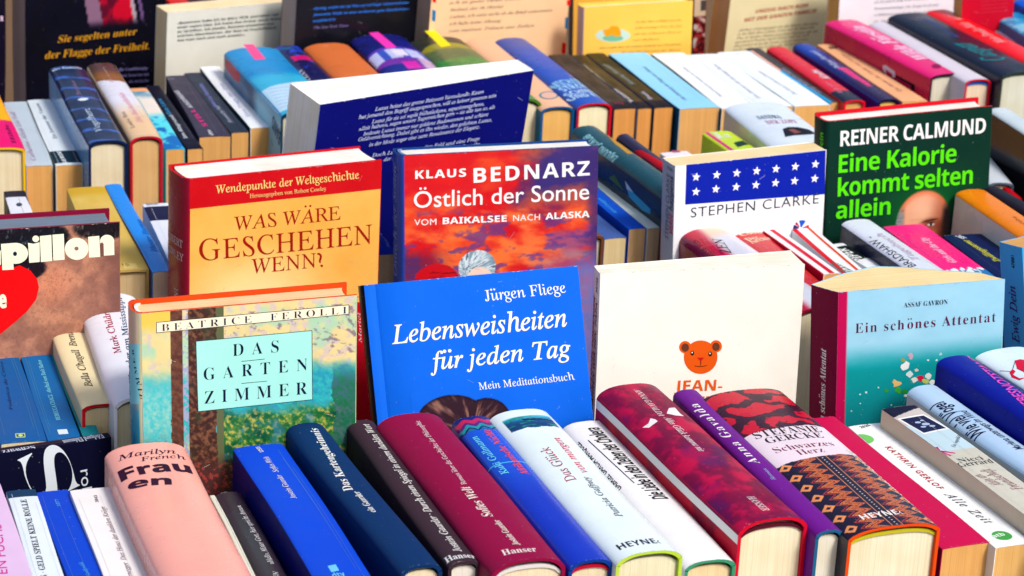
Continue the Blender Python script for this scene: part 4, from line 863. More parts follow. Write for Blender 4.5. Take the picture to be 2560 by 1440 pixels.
# ================================================================ middle row, centre and right
b = spine_up(PB, 'dark blue paperback end seen between the red-gold and the sunset hardcovers', L=((928, 640), (835, 520)), Rp=(990, 632), W=12.4, end='n', H=19, group=GC, cover=(14, 40, 150), pages=(215, 195, 165))
b.text('spine', 'Band 2', (975, 620), (958, 585), 6, 'i', (120, 140, 220))
b = spine_up(HB, 'brown-edged hardcover just right of the sunset cover', L=((1440, 600), (1380, 548)), Rp=(1508, 592), W=12.8, end='n', H=19, b=.3, hard=True, group=GC, cover=(120, 80, 70), edge=(112, 66, 40), pages=(225, 215, 195))
b = spine_up(PB, 'slate-blue paperback in the gap right of the sunset cover', L=((1511, 599), (1456, 552)), Rp=(1566, 594), W=12.3, end='n', H=19, group=GC, cover=(70, 100, 170), pages=(232, 212, 165))
b = spine_up(PB, 'vivid blue paperback between the slate-blue and the whitish one, middle row', L=((1572, 575), (1497, 510)), Rp=(1617, 573), W=12.8, end='n', H=19, group=GC, cover=(0, 84, 214), pages=(236, 196, 140))
b.text('spine', 'Astrid Lindgren', q(18, 770, 1429), q(18, 500, 1190), 7, 'i', (90, 200, 245))
b = spine_up(PB, 'whitish mottled paperback left of the large teal hardcover', L=((1618, 573), (1497, 468)), Rp=(1656, 569), W=12.8, end='n', H=19, group=GC, cover=(220, 232, 225), pages=(232, 205, 165))
b = spine_up(HB, 'large dark teal hardcover with pale blue block lettering and a golden strip', L=((1656, 500), (1430, 334)), Rp=(1656, 441), W=15.2, end='f', H=19.5, b=.75, hard=True, group=GC, cover=(0, 72, 84), back=(14, 44, 56), pages=CREAM, rough=.26)
b.text('spine', 'JAKOB', q(18, 500, 380), q(18, 330, 210), 20, 'sb', (150, 205, 215), off=.01); b.text('spine', 'ARJOUNI', q(18, 770, 570), q(18, 520, 395), 20, 'sb', (150, 205, 215), off=.01)
b.poly('spine', [q(18, 590, 215), q(18, 700, 280), q(18, 990, 525), q(18, 900, 520), q(18, 700, 350)], (190, 140, 50), .010)
pb_ = [q(18, 865, 930), q(18, 1000, 1120), q(18, 1260, 1360), q(18, 1255, 1439), q(18, 1130, 1380), q(18, 930, 1180)]; b.poly('back', pb_, (70, 190, 225), .010); b.poly('back', [q(18, 865, 930), q(18, 990, 1110), q(18, 890, 1060)], (225, 235, 240), .013)
b.poly('back', [q(18, 620, 880), q(18, 700, 840), q(18, 850, 1090), q(18, 800, 1050)], (90, 130, 60), .010)
b = spine_up(HB, 'navy hardcover with a crimson patch on its spine, behind the large teal one', L=((1660, 440), (1541, 350)), Rp=(1656, 405), W=15, end='f', H=17.5, b=.6, hard=True, group=GC, cover=(40, 24, 62), pages=CREAM, rough=.3)
b.poly('spine', [q(18, 1010, 500), q(18, 1130, 460), q(18, 1440, 640), q(18, 1440, 800), q(18, 1200, 660)], (196, 6, 34), .010)
b = spine_up(PB, 'small white book with a mauve label, mostly hidden behind the starred cover', L=((1735, 440), (1650, 384)), t=2.6, W=13.4, end='f', H=16.5, group=GC, cover=(240, 232, 240), pages=TAN)
b.poly('spine', [q(18, 1565, 472), q(18, 1690, 465), q(18, 1720, 495), q(18, 1600, 502)], (170, 80, 110), .010)
b = spine_up(HB, 'lime green book with a magenta stripe along its spine edge', L=((1804, 370), (1757, 336)), Rp=(1868, 358), W=14.2, end='f', H=18, b=.25, hard=True, group=GC, cover=(206, 232, 0), pages=CREAM, rough=.3)
b.band(.02, b.H-.02, (230, 0, 130), u0=-b.t*.42, u1=-b.t*.31)
b.text('spine', 'Mami', q(18, 2390, 290), q(18, 2260, 190), 9, 'bi', (245, 250, 235), off=.02); b.text('spine', 'Fun', q(18, 2500, 270), q(18, 2430, 220), 9, 'bi', (245, 250, 235), off=.02)
b.poly('spine', [q(3, 400, 1065), q(3, 470, 1050), q(3, 520, 1080), q(3, 430, 1100)], (20, 60, 50), .012)
b = spine_up(HB, 'fat pale hardcover with blurry black and rose lettering and a dark photograph near its tail', L=(q(3, 640, 1085), q(3, 335, 822)), Rp=q(3, 1010, 970), W=15, end='f', H=21.5, b=.8, hard=True, group=GC, cover=(226, 238, 250), back=(225, 224, 196), pages=CREAM, rough=.28)
b.text('spine', 'SANDRA', q(14, 1205, 1270), q(14, 1560, 1250), 9, 'b', (50, 80, 110)); b.text('spine', 'DER ZOPF', q(14, 1340, 1345), q(14, 1810, 1330), 9, 'b', (190, 120, 160))
for pts, c_, e_ in (([(760, 960), (800, 945), (870, 945), (960, 965), (1015, 1000), (930, 1005), (840, 1010), (780, 1022)], (20, 16, 30), .010), ([(800, 965), (840, 960), (900, 985), (850, 995)], (140, 80, 70), .014)): b.poly('spine', [q(3, *p) for p in pts], c_, e_)
b = spine_up(HB, 'big black hardcover with a pale grey-blue spine at the right edge, middle row', L=((2560, 338), (2470, 279)), Rp=(2560, 300), W=16.5, end='f', H=24, b=.4, hard=True, group=GC, cover=(212, 226, 230), back=(4, 4, 24), pages=CREAM, rough=.2)
b = spine_up(HB, 'pale grey hardcover end with a ribbed edge, behind the orange book', L=(q(17, 2010, 270), (2420, 400)), Rp=q(17, 2370, 240), W=12.6, end='n', H=20, b=.35, hard=True, group=GC, cover=(212, 220, 226), edge=(90, 105, 125), pages=(235, 210, 185))
b = spine_up(HB, 'small red book end behind the black one at the right edge', L=((2534, 500), (2500, 470)), Rp=(2552, 498), W=12.2, end='n', H=19, b=.25, hard=True, group=GC, cover=(205, 6, 30), pages=(225, 225, 225))
# ================================================================ the big dark blue book standing in the middle
b = standing(PB, 'large navy blue paperback with white italic lines on its back cover and thick white pages', (800, 262), (1334, 176), (787, 365), 16.8, H=24, lean=-9, t=2.2, hard=False, back=True, group=GS, cover=(240, 244, 252), spine=(2, 18, 116), pages=(255, 252, 246), rough=.35, splay=.9)
b.p['back_cover'].mats[0] = ink((2, 18, 116), .35)
LL = [('Luxus heißt das große Reizwort hierzulande. Kaum', 255, 825, 1065, 692), ('hat jemand den Begriff ausgesprochen, will es keiner gewesen sein', 135, 885, 1158, 720), ('Luxus für sie sei »spät frühstücken«, »spazierengehen«,', 230, 918, 1068, 782),
      ('»Zeit haben«, sagen unsere Superreichen gern – sie alle tun so, als', 135, 972, 1148, 805), ('bedeute Luxus immer nur goldene Badewannen und schiere', 170, 1008, 1098, 860), ('Geldvernichtung. Dabei gibt es ihn wieder, den geliebten Luxus,', 130, 1050, 1125, 900), ('in der Mode sogar eine zarte Renaissance der Eleganz.', 212, 1088, 1035, 952), ('Doch Luxus ist ein weites Feld und eine Frage', 232, 1168, 1035, 1040), ('der Haltung, der Zeit und des Geschmacks', 320, 1198, 1035, 1080)]
for tx, x0, y0, x1, y1 in LL: b.text('back', tx.replace('ß', 'ss'), q(2, x0, y0), q(2, x1, y1), 8.5, 'i', (205, 215, 250), off=.012)

# ================================================================ far row, spines up (left to right)
b = spine_up(HB, 'yellow and magenta hardcover at the far left of the far row', L=(q(1, 187, 1118), q(1, 0, 715)), side='R', t=4.2, W=14, end='n', H=21, b=.35, hard=True, group=GD, cover=(232, 0, 110), edge=(236, 190, 20), pages=CREAM)
b.band(b.loc('spine', q(1, 60, 900))[1], b.H-.01, (246, 178, 20)); b.text('spine', 'Hilde', q(1, 120, 1070), q(1, 55, 930), 9, 'b', (90, 0, 70))
b = spine_up(PB, 'silver-grey paperback, second from the left in the far row', L=(q(1, 198, 1240), q(1, 30, 762)), Rp=q(1, 398, 1238), W=12.4, end='nf', group=GD, cover=(190, 208, 220), pages=TAN)
b.text('spine', 'Catherine Alliott Ein Fall', q(1, 270, 1195), q(1, 110, 830), 11, 'i', (150, 110, 160)); 
b = spine_up(PB, 'white paperback with a black publisher band at its tail, far row left', L=(q(1, 412, 1232), q(1, 200, 748)), Rp=q(1, 612, 1222), W=12.6, end='nf', group=GD, cover=(226, 238, 244), back=(150, 165, 130), pages=TAN)
b.text('spine', 'Ein Sommer der Träume', q(1, 430, 1030), q(1, 285, 770), 9, 's', (110, 120, 140), off=.01)
v1 = b.loc('spine', q(1, 480, 1210))[1]; v2 = b.loc('spine', q(1, 480, 1120))[1]; b.band(v1, v2, (16, 44, 60)); b.text('spine', 'SERIE', q(1, 500, 1215), q(1, 450, 1125), 9, 'sb', (235, 245, 248), e=.016)
b = spine_up(HB, 'dark blue hardcover with silver water ripples and pale title, far row left', L=(q(1, 655, 1092), q(11, 740, 240)), Rp=q(1, 938, 1065), W=15, end='nf', b=.55, hard=True, group=GD, cover=(6, 34, 78), back=(110, 170, 215), pages=CREAM, rough=.22)
def a_rip(U, V, b=b):
    n = fbm(U*.5, V*.9, 2); s = np.sin(V*2.0+U*.6+3*n); c = mixc((5, 26, 64), (20, 70, 160), sm(.45, .9, s)*sm(.3, .6, fbm(U*.6, V*.5, 9))); c = mixc(c, (90, 130, 220), sm(.93, 1, s)*.7)
    return mixc(c, (235, 245, 255), np.hypot((U+.15-.25*(V-b.H*.52))/.55, (V-b.H*.53)/.5) < .8)
b.art('spine', a_rip, .12)
b.text('spine', 'Vogelherz', q(11, 1560, 1150), q(11, 1365, 800), 15, 'u', (185, 205, 225), off=.008); b.text('spine', 'Christian', q(11, 1270, 640), q(11, 1120, 380), 9, 'i', (150, 120, 150)); b.text('spine', 'dtv Galerie', q(11, 800, 245), q(11, 1250, 210), 5, 'b', (200, 220, 240))
b = spine_up(HB, 'hardcover with a brown head fading to cream and red boards, far row left', L=(q(1, 972, 1062), q(11, 1320, 195)), Rp=q(1, 1216, 1055), W=14.4, end='nf', b=.6, hard=True, group=GD, cover=(236, 200, 160), edge=(205, 10, 45), pages=(234, 190, 130), rough=.3)
def a_brn(U, V, b=b):
    h = b.H-V; e = h+.4*(U/(b.t/2))*-1; c = mixc((84, 58, 54), (150, 92, 34), sm(1.5, 4.5, e)); l = mixc((232, 230, 242), (238, 198, 150), sm(b.H*.5, b.H*.8, h)); return mixc(c, l, e+.5*(U/(b.t/2))**2 > 6.0)
b.art('spine', a_brn, .12)
b.text('spine', 'Die Bücherdiebin', q(11, 2180, 1010), q(11, 1880, 570), 12, 'bi', (225, 150, 170)); b.text('spine', 'Louise Rea', q(11, 2060, 1090), q(11, 1890, 850), 10, 'b', (130, 110, 120)); b.text('spine', 'Roman', q(11, 1740, 410), q(11, 1590, 170), 6, 'i', (190, 150, 140))
b = spine_up(PB, 'paperback with a turquoise watercolour spine, far row left', L=(q(1, 1235, 1115), (322, 222)), Rp=q(1, 1372, 1102), W=12.6, end='nf', group=GD, cover=(60, 200, 230), pages=TAN)
def a_wc(U, V, b=b):
    h = (b.H-V)/b.H; n = fbm(U*1.2, V*.7, 3); c = mixc((70, 140, 180), (235, 225, 215), sm(.12, .3, h+.2*n)); c = mixc(c, (90, 220, 235), sm(.45, .6, h+.1*n)); c = mixc(c, (20, 110, 190), sm(.58, .68, n+.2*h)*(h > .5)); return mixc(c, (240, 170, 120), h < .06)
b.art('spine', a_wc, .15)
b = spine_up(PB, 'narrow black paperback with blue and white lettering, far row left', L=(q(1, 1395, 1112), q(1, 1075, 640)), Rp=q(1, 1512, 1105), W=12.6, end='nf', group=GD, cover=(18, 18, 40), pages=TAN)
b.text('spine', 'Eve Lars', q(1, 1275, 850), q(1, 1195, 735), 9, 'sb', (40, 150, 205)); b.text('spine', 'Im Abgrund', q(1, 1400, 1030), q(1, 1285, 860), 8, 'sb', (210, 215, 225))
b = spine_up(PB, 'dark grey paperback with a white name and a pink title, far row left', L=(q(1, 1480, 1020), (414, 190)), Rp=q(1, 1712, 1002), W=12.8, end='nf', group=GD, cover=(62, 58, 78), pages=TAN)
b.text('spine', 'ANDREAS', q(1, 1440, 805), q(1, 1330, 675), 9, 'sb', (205, 205, 215)); b.text('spine', 'STILL', q(1, 1545, 940), q(1, 1440, 815), 9, 'sb', (236, 30, 140)); b.text('spine', '1234', q(12, 110, 850), q(12, 215, 845), 4, 'sb', (150, 145, 165)); b.text('spine', 'dtv', q(1, 1590, 1005), q(1, 1560, 965), 8, 'sb', (220, 220, 225))
b = spine_up(PB, 'dark slate paperback with a golden left edge and pale violet writing, far row', L=(q(1, 1720, 992), q(12, 362, 752)), Rp=q(1, 1852, 985), W=12.9, end='nf', group=GD, cover=(44, 54, 72), back=(110, 84, 40), pages=TAN)
b.text('spine', 'Jean Luc Bannalec', q(1, 1625, 800), q(1, 1500, 620), 9, 'sb', (130, 135, 205)); b.text('spine', 'Bretonische Flut', q(1, 1735, 915), q(1, 1630, 790), 8, 'i', (200, 205, 225))
b = spine_up(PB, 'white paperback with faint pale writing left of the big turquoise one, far row', L=(q(1, 1862, 958), (499, 168)), Rp=q(1, 2005, 938), W=13.2, end='nf', group=GD, cover=(244, 247, 251), back=(20, 56, 66), pages=TAN)
b.text('spine', 'Eine Frage der Zeit', q(1, 1860, 870), q(1, 1655, 620), 7, 's', (165, 175, 225), off=.006)
b = spine_up(HB, 'fat turquoise hardcover with a pink sticker across its head, far row', L=((702, 294), (560, 137)), Rp=q(12, 2110, 820), W=15.3, end='nf', t=5.3, b=.7, hard=True, group=GD, cover=(6, 140, 205), edge=(20, 60, 80), pages=(225, 220, 195), rough=.3)
def a_tur(U, V, b=b):
    h = b.H-V; n = fbm(U*.5, V*.9, 3); c = mixc((4, 130, 200), (20, 160, 220), n); c = mixc(c, (6, 90, 175), sm(.55, .8, n)*sm(6, 8, h)); c = mixc(c, (50, 180, 220), sm(8, 10, h)); return mixc(c, (190, 226, 246), (h > 12.2-.35*U) & (h < 19.5))
b.art('spine', a_tur, .15); b.art('back', lambda U, V, b=b: mixc(mixc((10, 120, 180), (30, 60, 90), fbm(U*.5, V*.5, 4)), (150, 215, 235), sm(10, 13, b.H-V)), .25)
for k in range(7): b.line('spine', q(12, 1640+k*30, 1010+k*46), q(12, 2030+k*26, 965+k*44), .09, (170, 150, 210))
b.poly('back', [q(12, 1000, 540), q(12, 1060, 570), q(12, 1230, 750), q(12, 1215, 890), q(12, 1130, 830), q(12, 990, 650)], (226, 66, 90), .010)
b.text('back', 'BAND', q(1, 2090, 990), q(1, 2030, 850), 16, 'sb', (20, 70, 110))
b.poly('spine', [q(12, 1265, 310), q(12, 1420, 308), q(12, 1615, 530), q(12, 1455, 545)], (255, 84, 150), .016, part='sticker')
b = spine_up(HB, 'dark violet-blue jacketed hardcover with a crimson flash, far row', L=(q(12, 2200, 880), q(12, 1740, 400)), Rp=q(25, 540, 580), W=15, end='f', H=21.5, b=.45, hard=True, group=GD, cover=(18, 22, 84), pages=CREAM, rough=.25)
def a_vio(U, V, b=b):
    h = b.H-V; n = fbm(U*1.2, V*1.4, 6); c = mixc((20, 90, 150), (24, 20, 80), sm(.3, .7, n+h*.04)); c = mixc(c, (40, 70, 220), sm(.6, .7, fbm(U*1.2, V*1.5, 22))*(h < 8)); return mixc(c, (214, 10, 110), (np.abs(h-4.0-.8*n) < .75)*(U > -.8))
b.art('spine', a_vio, .12); b.text('spine', 'OCEAN', q(12, 2330, 900), q(12, 2160, 700), 16, 'b', (200, 195, 205))
b = spine_up(HB, 'plain orange-tan leather-look hardcover, far row centre-left', L=(q(25, 560, 585), q(25, 232, 262)), Rp=q(25, 1030, 545), W=15, end='f', H=21.5, b=.7, hard=True, group=GD, cover=(222, 116, 58), pages=CREAM, rough=.32)
b.text('spine', 'G.W.', q(25, 445, 232), q(25, 500, 222), 4, 'i', (250, 190, 150))
b = spine_up(HB, 'purple-blue jacketed hardcover with a magenta sticker at its head, far row centre', L=(q(25, 1035, 530), q(25, 700, 190)), Rp=q(25, 1600, 480), W=15, end='f', H=21.5, b=.85, hard=True, group=GD, cover=(28, 24, 108), pages=CREAM, rough=.24)
def a_purp(U, V, b=b):
    h = b.H-V; x = U/(b.t/2); n = fbm(U*.7, V*.9, 6); c = mixc((18, 22, 84), (30, 34, 150), n); a = h-1.3*x**2
    c = mixc(c, (96, 60, 190), (a > 4.6)*1.0); c = mixc(c, mixc((200, 205, 250), (60, 90, 200), (np.sin(x*9) > .35)*1.0), ((a > 5.2) & (a < 8.2))); c = mixc(c, (240, 232, 250), ((a > 5.4) & (a < 7.6) & (np.abs(x-.05) < .2)))
    c = mixc(c, (120, 50, 170), (a > 8.2)*1.0); c = mixc(c, (26, 40, 140), (h > 10.2)*(x < .3)); c = mixc(c, (226, 40, 180), ((h > 9.6) & (h < 12) & (np.abs(x-.05) < .25))); return mixc(c, (205, 185, 215), (h > 8.6)*(x > .45)*.8)
b.art('spine', a_purp, .1); b.poly('spine', [q(25, 888, 90), q(25, 985, 82), q(25, 1160, 235), q(25, 1065, 252)], (255, 60, 190), .016, part='sticker')
b = spine_up(HB, 'green landscape-jacketed hardcover with a yellow sticker at its head, far row centre', L=(q(25, 1605, 480), q(25, 1290, 215)), Rp=q(25, 2085, 385), W=15, end='f', H=21, b=.85, hard=True, group=GD, cover=(70, 120, 40), pages=CREAM, rough=.3)
def a_grn(U, V, b=b):
    h = b.H-V; x = U/(b.t/2); n = fbm(U*1.0, V*1.2, 6); f = fbm(U*4, V*4, 9); c = mixc((40, 42, 44), (60, 60, 40), n); c = mixc(c, mixc((186, 160, 40), (130, 140, 40), n), (h-1.4*x**2 > 2.1)*1.0); c = mixc(c, mixc((70, 96, 50), (110, 120, 80), f), sm(4.2, 5.2, h+n)); return mixc(c, mixc((20, 110, 60), (110, 170, 60), f), sm(7.5, 9, h+1.5*n))
b.art('spine', a_grn, .1); b.poly('spine', [q(25, 1442, 68), q(25, 1545, 62), q(25, 1715, 215), q(25, 1615, 235)], (255, 232, 0), .016, part='sticker')
b = spine_up(HB, 'peach-coloured hardcover with blue boards and a small oval emblem near its tail, far row', L=(q(2, 1500, 835), q(25, 1850, 200)), Rp=q(2, 1730, 808), W=14.6, end='nf', b=.5, hard=True, group=GD, cover=(246, 190, 150), back=(16, 100, 136), edge=(16, 90, 150), pages=(246, 192, 110), rough=.35)
for rr, c_ in ((1, (50, 130, 150)), (.8, (230, 180, 160))): b.disc('spine', q(2, 1558, 712), 25*rr, 10*rr, c_, .010+.003*(rr < 1), n=20)
b = spine_up(PB, 'thin orange-edged book wedged beside the peach hardcover', L=((1316, 266), (1279, 236)), Rp=(1327, 266), W=12.6, end='n', H=20, group=GD, cover=(205, 90, 30), pages=(214, 90, 40))
b = spine_up(HB, 'long royal blue hardcover with a dense pale wreath of lettering near its tail, far row', L=(q(2, 1768, 815), q(25, 2150, 195)), Rp=q(2, 2025, 800), W=14.8, end='nf', b=.55, hard=True, group=GD, cover=(2, 76, 180), edge=(206, 8, 40), pages=(252, 244, 205), rough=.3)
b.art('spine', lambda U, V, b=b: mixc((50, 80, 168), (0, 80, 190), sm(1, 7, b.H-V)), .3)
b.text('spine', 'MICHAEL', q(13, 560, 800), q(13, 1060, 760), 12, 'sb', (150, 205, 245), off=.01); b.text('spine', 'STRAND', q(13, 680, 850), q(13, 1180, 820), 10, 'sbi', (170, 215, 250), off=.01)
b.text('spine', 'SCHNEE', q(13, 760, 930), q(13, 1250, 900), 9, 'sb', (190, 225, 250)); b.text('spine', 'UND EIS', q(13, 790, 1000), q(13, 1320, 965), 8, 'sb', (190, 225, 250))
ys_ = lambda x, y: q(13, x, y)
P13 = [('brown-grey paperback right of the long royal blue hardcover, far row', ys_(1430, 1122), ys_(430, 300), ys_(1775, 1112), (94, 78, 66), (30, 30, 60)),
       ('olive-brown paperback with a pale blue left edge, far row', ys_(1800, 1120), ys_(800, 300), ys_(2010, 1108), (104, 84, 48), (150, 180, 225)),
       ('umber paperback with faint light writing left of the sky-blue one, far row', ys_(2050, 1108), ys_(1010, 275), ys_(2345, 1100), (88, 74, 44), (30, 60, 150))]
for lb, n_, f_, r_, c_, bk in P13:
    b = spine_up(PB, lb, L=(n_, f_), Rp=r_, W=12.8, end='nf', group=GD, cover=c_, back=bk, pages=(240, 168, 90))
    b.band(.02, 2.0, (10, 14, 34))
    def a_ol(U, V, b=b, c_=c_): return mixc(mixc(c_, tuple(v*.5 for v in c_), fbm(U, V*.6, 5)), (12, 16, 36), V < 2.4)
    b.art('spine', a_ol, .2)
b1, b2, b3 = BOOKS[-3:]
b2.text('spine', 'Henning Mankell', q(13, 1300, 700), q(13, 985, 430), 6, 'i', (226, 210, 180), off=.01); b2.text('spine', 'Wallander', q(13, 1740, 1010), q(13, 1450, 800), 7, 'b', (225, 222, 225))
b1.text('spine', 'Krimi', q(13, 1560, 1010), q(13, 1420, 1010), 5, 'i', (205, 60, 110)); b3.text('spine', 'Henning Mankell', q(13, 1760, 740), q(13, 1330, 430), 7, 'i', (150, 170, 170), off=.006); b3.text('spine', 'Hunde', q(13, 2030, 970), q(13, 1880, 850), 7, 'b', (200, 195, 215))
P14 = [('sky-blue paperback with thin navy writing, widest of the pale paperbacks in the far row', q(13, 2440, 1118), q(13, 1350, 280), q(3, 298, 800), (150, 218, 250), (14, 90, 130)),
       ('first white paperback right of the sky-blue one in the far row', (1806, 272), q(13, 2005, 275), (1892, 269), (246, 250, 250), (6, 50, 40)),
       ('second white paperback right of the sky-blue one in the far row', (1893, 270), q(14, 70, 300), (1985, 267), (240, 247, 252), (10, 40, 30)),
       ('third white paperback, left of the grey and cyan striped one in the far row', (1986, 267), q(14, 565, 250), (2069, 259), (240, 248, 250), (200, 205, 200))]
for lb, n_, f_, r_, c_, bk in P14:
    b = spine_up(PB, lb, L=(n_, f_), Rp=r_, W=12.9, end='nf', group=GD, cover=c_, back=bk, pages=(240, 184, 112))
b4, b5, b6, b7 = BOOKS[-4:]
b4.text('spine', 'Die Ordnung der Dinge am Abend', q(14, 120, 975), q(13, 1900, 470), 6, 'i', (70, 100, 160), off=.006)
b5.text('spine', 'Janosch und der Sommer im Garten', q(14, 660, 920), q(14, 60, 480), 5, 'i', (140, 150, 190), off=.006)
b6.text('spine', 'Ein Zimmer für die lange Reise', q(14, 1240, 950), q(14, 530, 430), 5, 'i', (130, 140, 170), off=.006)
b7.text('spine', 'Das letzte Licht am Fenster', q(14, 1790, 900), q(14, 1220, 530), 5, 'i', (150, 155, 185), off=.006)
for bb in (b5, b6, b7): bb.disc('spine', (0, bb.H-.9), .3, .14, (200, 212, 215), .010, True, 10)
b = spine_up(PB, 'dark grey paperback with a peach and cyan left edge, far row right', L=((2074, 258), q(14, 1015, 200)), Rp=q(14, 2415, 968), W=12.9, end='nf', group=GD, cover=(78, 72, 76), back=(20, 170, 236), pages=(236, 180, 112))
b.band(b.H*.58, b.H-.8, (246, 186, 160), u0=-b.t*.5, u1=-b.t*.33); b.band(.02, b.H*.58, (20, 170, 236), u0=-b.t*.5, u1=-b.t*.3)
b.text('spine', 'Lange Nächte im Hafen', q(14, 2150, 870), q(14, 1590, 490), 6, 'i', (170, 170, 195), off=.008)
b = spine_up(HB, 'scarlet paperback-sized book with white brush writing, far row right', L=((2110, 258), q(14, 1325, 205)), Rp=(2120, 226), W=13.2, end='f', H=19, b=.3, hard=True, group=GD, cover=(230, 0, 44), pages=TAN, rough=.3)
b.band(.01, 3.2, (8, 20, 48)); b.text('spine', 'Krebs', q(14, 2310, 660), q(14, 2080, 520), 9, 'bi', (240, 225, 235), off=.01); b.text('spine', 'Wolke sieben', q(14, 2500, 870), q(14, 2240, 700), 7, 'i', (250, 140, 170))
b = spine_up(HB, 'narrow blue to violet book with pale writing and a magenta flash, far row right', L=((2196, 258), q(14, 1722, 175)), Rp=q(3, 1618, 748), W=13.4, end='nf', b=.4, hard=True, group=GD, cover=(10, 30, 130), edge=(30, 16, 50), pages=(246, 205, 110), rough=.25)
def a_bv(U, V, b=b): h = (b.H-V)/b.H; n = fbm(U*2, V*1, 3); c = mixc((6, 60, 170), (12, 16, 110), sm(.1, .4, h)); c = mixc(c, (40, 14, 70), sm(.5, .75, h)); return mixc(c, (226, 10, 116), (h > .45)*(h < .78)*(np.abs(U-.1) < .35*b.t*(1.1-h)+.1*(n-.5)))
b.art('spine', a_bv, .12); b.text('spine', 'Wolfgang Herrndorf', q(3, 1195, 505), q(3, 1000, 375), 8, 'bi', (190, 200, 245))
b = spine_up(PB, 'peach-coloured paperback between the blue-violet book and the fat pink one', L=((2256, 256), (2043, 113)), Rp=q(3, 1800, 728), W=13.2, end='nf', group=GD, cover=(246, 182, 132), pages=TAN, rough=.4)
b.text('spine', 'Die Mütter der Kinder von morgen', q(3, 1660, 680), q(3, 1210, 400), 6, 's', (190, 130, 110), off=.006); b.poly('spine', [q(3, 1100, 350), q(3, 1158, 348), q(3, 1170, 364), q(3, 1112, 368)], (130, 96, 80), .010)
b = spine_up(HB, 'fat hot pink and crimson hardcover with white brush lettering, far row right', L=((2328, 197), (2064.5, 62)), Rp=(2412, 187), W=14.9, end='nf', b=.45, hard=True, group=GD, cover=(238, 0, 116), back=(214, 4, 80), edge=(40, 10, 40), pages=(224, 220, 205), rough=.28)
b.text('spine', 'Wilde Fürstin', q(15, 1150, 900), q(15, 90, 400), 15, 'bi', (255, 205, 235), off=.012)
b.disc('spine', q(15, 1230, 1005), 12, 6, (150, 0, 80), .010, n=12)
b.poly('back', [q(15, 600, 1130), q(15, 905, 1290), q(15, 895, 1390), q(15, 845, 1350), q(15, 840, 1300), q(15, 600, 1170)], (30, 10, 30), .010)
b.poly('back', [q(15, 400, 1000), q(15, 440, 985), q(15, 590, 1080), q(15, 600, 1170), q(15, 560, 1180), q(15, 550, 1120), q(15, 450, 1050), q(15, 460, 1120), q(15, 420, 1090)], (238, 215, 232), .012)
b = spine_up(HB, 'pale lilac-white hardcover with red boards right of the fat pink one', L=((2414, 210), (2172, 66)), Rp=(2474, 204), W=15.0, end='nf', b=.45, hard=True, group=GD, cover=(222, 214, 226), edge=(196, 10, 40), pages=(236, 214, 190), hb=(20, 80, 180))
b = spine_up(HB, 'fat black-navy hardcover with a turquoise handwritten name, far row right', L=((2486, 187), (2220, 48)), Rp=(2560, 160), W=15.8, end='f', H=22, b=.6, hard=True, group=GD, cover=(10, 22, 46), edge=(40, 56, 50), pages=(215, 218, 205), rough=.3)
b.text('spine', 'Caspar', q(15, 2300, 905), q(15, 1680, 640), 22, 'i', (20, 140, 150), off=.008); b.text('spine', 'Marlene Streeruwitz', q(15, 1600, 575), q(15, 1050, 275), 8, 'i', (60, 90, 160), off=.006)
b = spine_up(HB, 'bright red hardcover with pale red writing at the top right corner', L=((2560, 160), (2312, 36)), Rp=(2560, 121), W=16.0, end='f', H=22, b=.5, hard=True, group=GD, cover=(250, 10, 24), pages=CREAM, rough=.3)
b.text('spine', 'Alex Capus', q(15, 1640, 310), q(15, 1420, 190), 10, 'b', (255, 170, 165)); b.text('spine', 'Mein Bruder Welt', q(15, 2310, 650), q(15, 1690, 345), 11, 'i', (255, 175, 175), off=.01)
b = spine_up(PB, 'white and pale pink paperback at the top right corner beside the bright red hardcover', L=((2560, 116), (2443, 55)), Rp=(2560, 93), W=15, end='f', H=21, group=GD, cover=(232, 226, 236), pages=TAN)
b = spine_up(HB, 'turquoise and white wave-patterned hardcover at the top right corner', L=((2560, 92), (2480, 42)), t=4.6, W=16, end='f', H=21, b=.5, hard=True, group=GD, cover=(20, 150, 200), pages=CREAM, rough=.3)
b.art('spine', lambda U, V: mixc((20, 140, 200), (130, 200, 230), sm(.45, .6, fbm(U*.7, V*.9, 5))), .15)

# ================================================================ covers standing behind the far row
b = standing(HB, 'black book standing with golden lettering and a dark red robe, top left', (62, -70), (416, -98), (66, 250), 15.3, lean=0, t=3.4, hard=False, back=True, group=GS, cover=(10, 8, 20), pages=(180, 158, 160), rough=.35)
b.name = PB
rb = [b.loc('back', p) for p in (q(26, 1040, 100), q(26, 1150, 100))]
def a_robe(U, V, b=b):
    p = lambda x, y: b.loc('back', q(26, x, y)); c0 = p(1160, 80); x = U-c0[0]; y = V-c0[1]; k = x+.18*y; n = fbm(U*1.2, V*.5, 4); c = mixc((8, 7, 20), (20, 16, 46), n*.6); f = sm(-2.0, -.9, y)
    c = mixc(c, mixc((200, 4, 44), (90, 4, 40), sm(.4, .65, n)), ((k > -1.6) & (k < 1.6))*f); c = mixc(c, (150, 110, 140), ((k > -3.0) & (k < -1.6))*f*.9); c = mixc(c, (175, 160, 175), ((k > 1.6) & (k < 1.95))*f); return mixc(c, (110, 80, 130), ((k > 2.4) & (k < 2.7))*f)
b.art('back', a_robe, .15)
b.text('back', 'Sie segelten unter', q(26, 580, 428), q(26, 1375, 345), 17, 'bi', (214, 150, 30), off=-.004); b.text('back', 'der Flagge der Freiheit.', q(26, 455, 590), q(26, 1495, 490), 18, 'bi', (214, 150, 30), off=-.004)
for tx, x0, y0, x1, y1 in (('die Unabhängig-', 1190, 710, 1485, 692), ('keit. Krone hat sich', 1220, 770, 1490, 755), ('die britische', 1290, 830, 1490, 818)): b.text('back', tx, q(26, x0, y0), q(26, x1, y1), 7, 'b', (150, 140, 205))
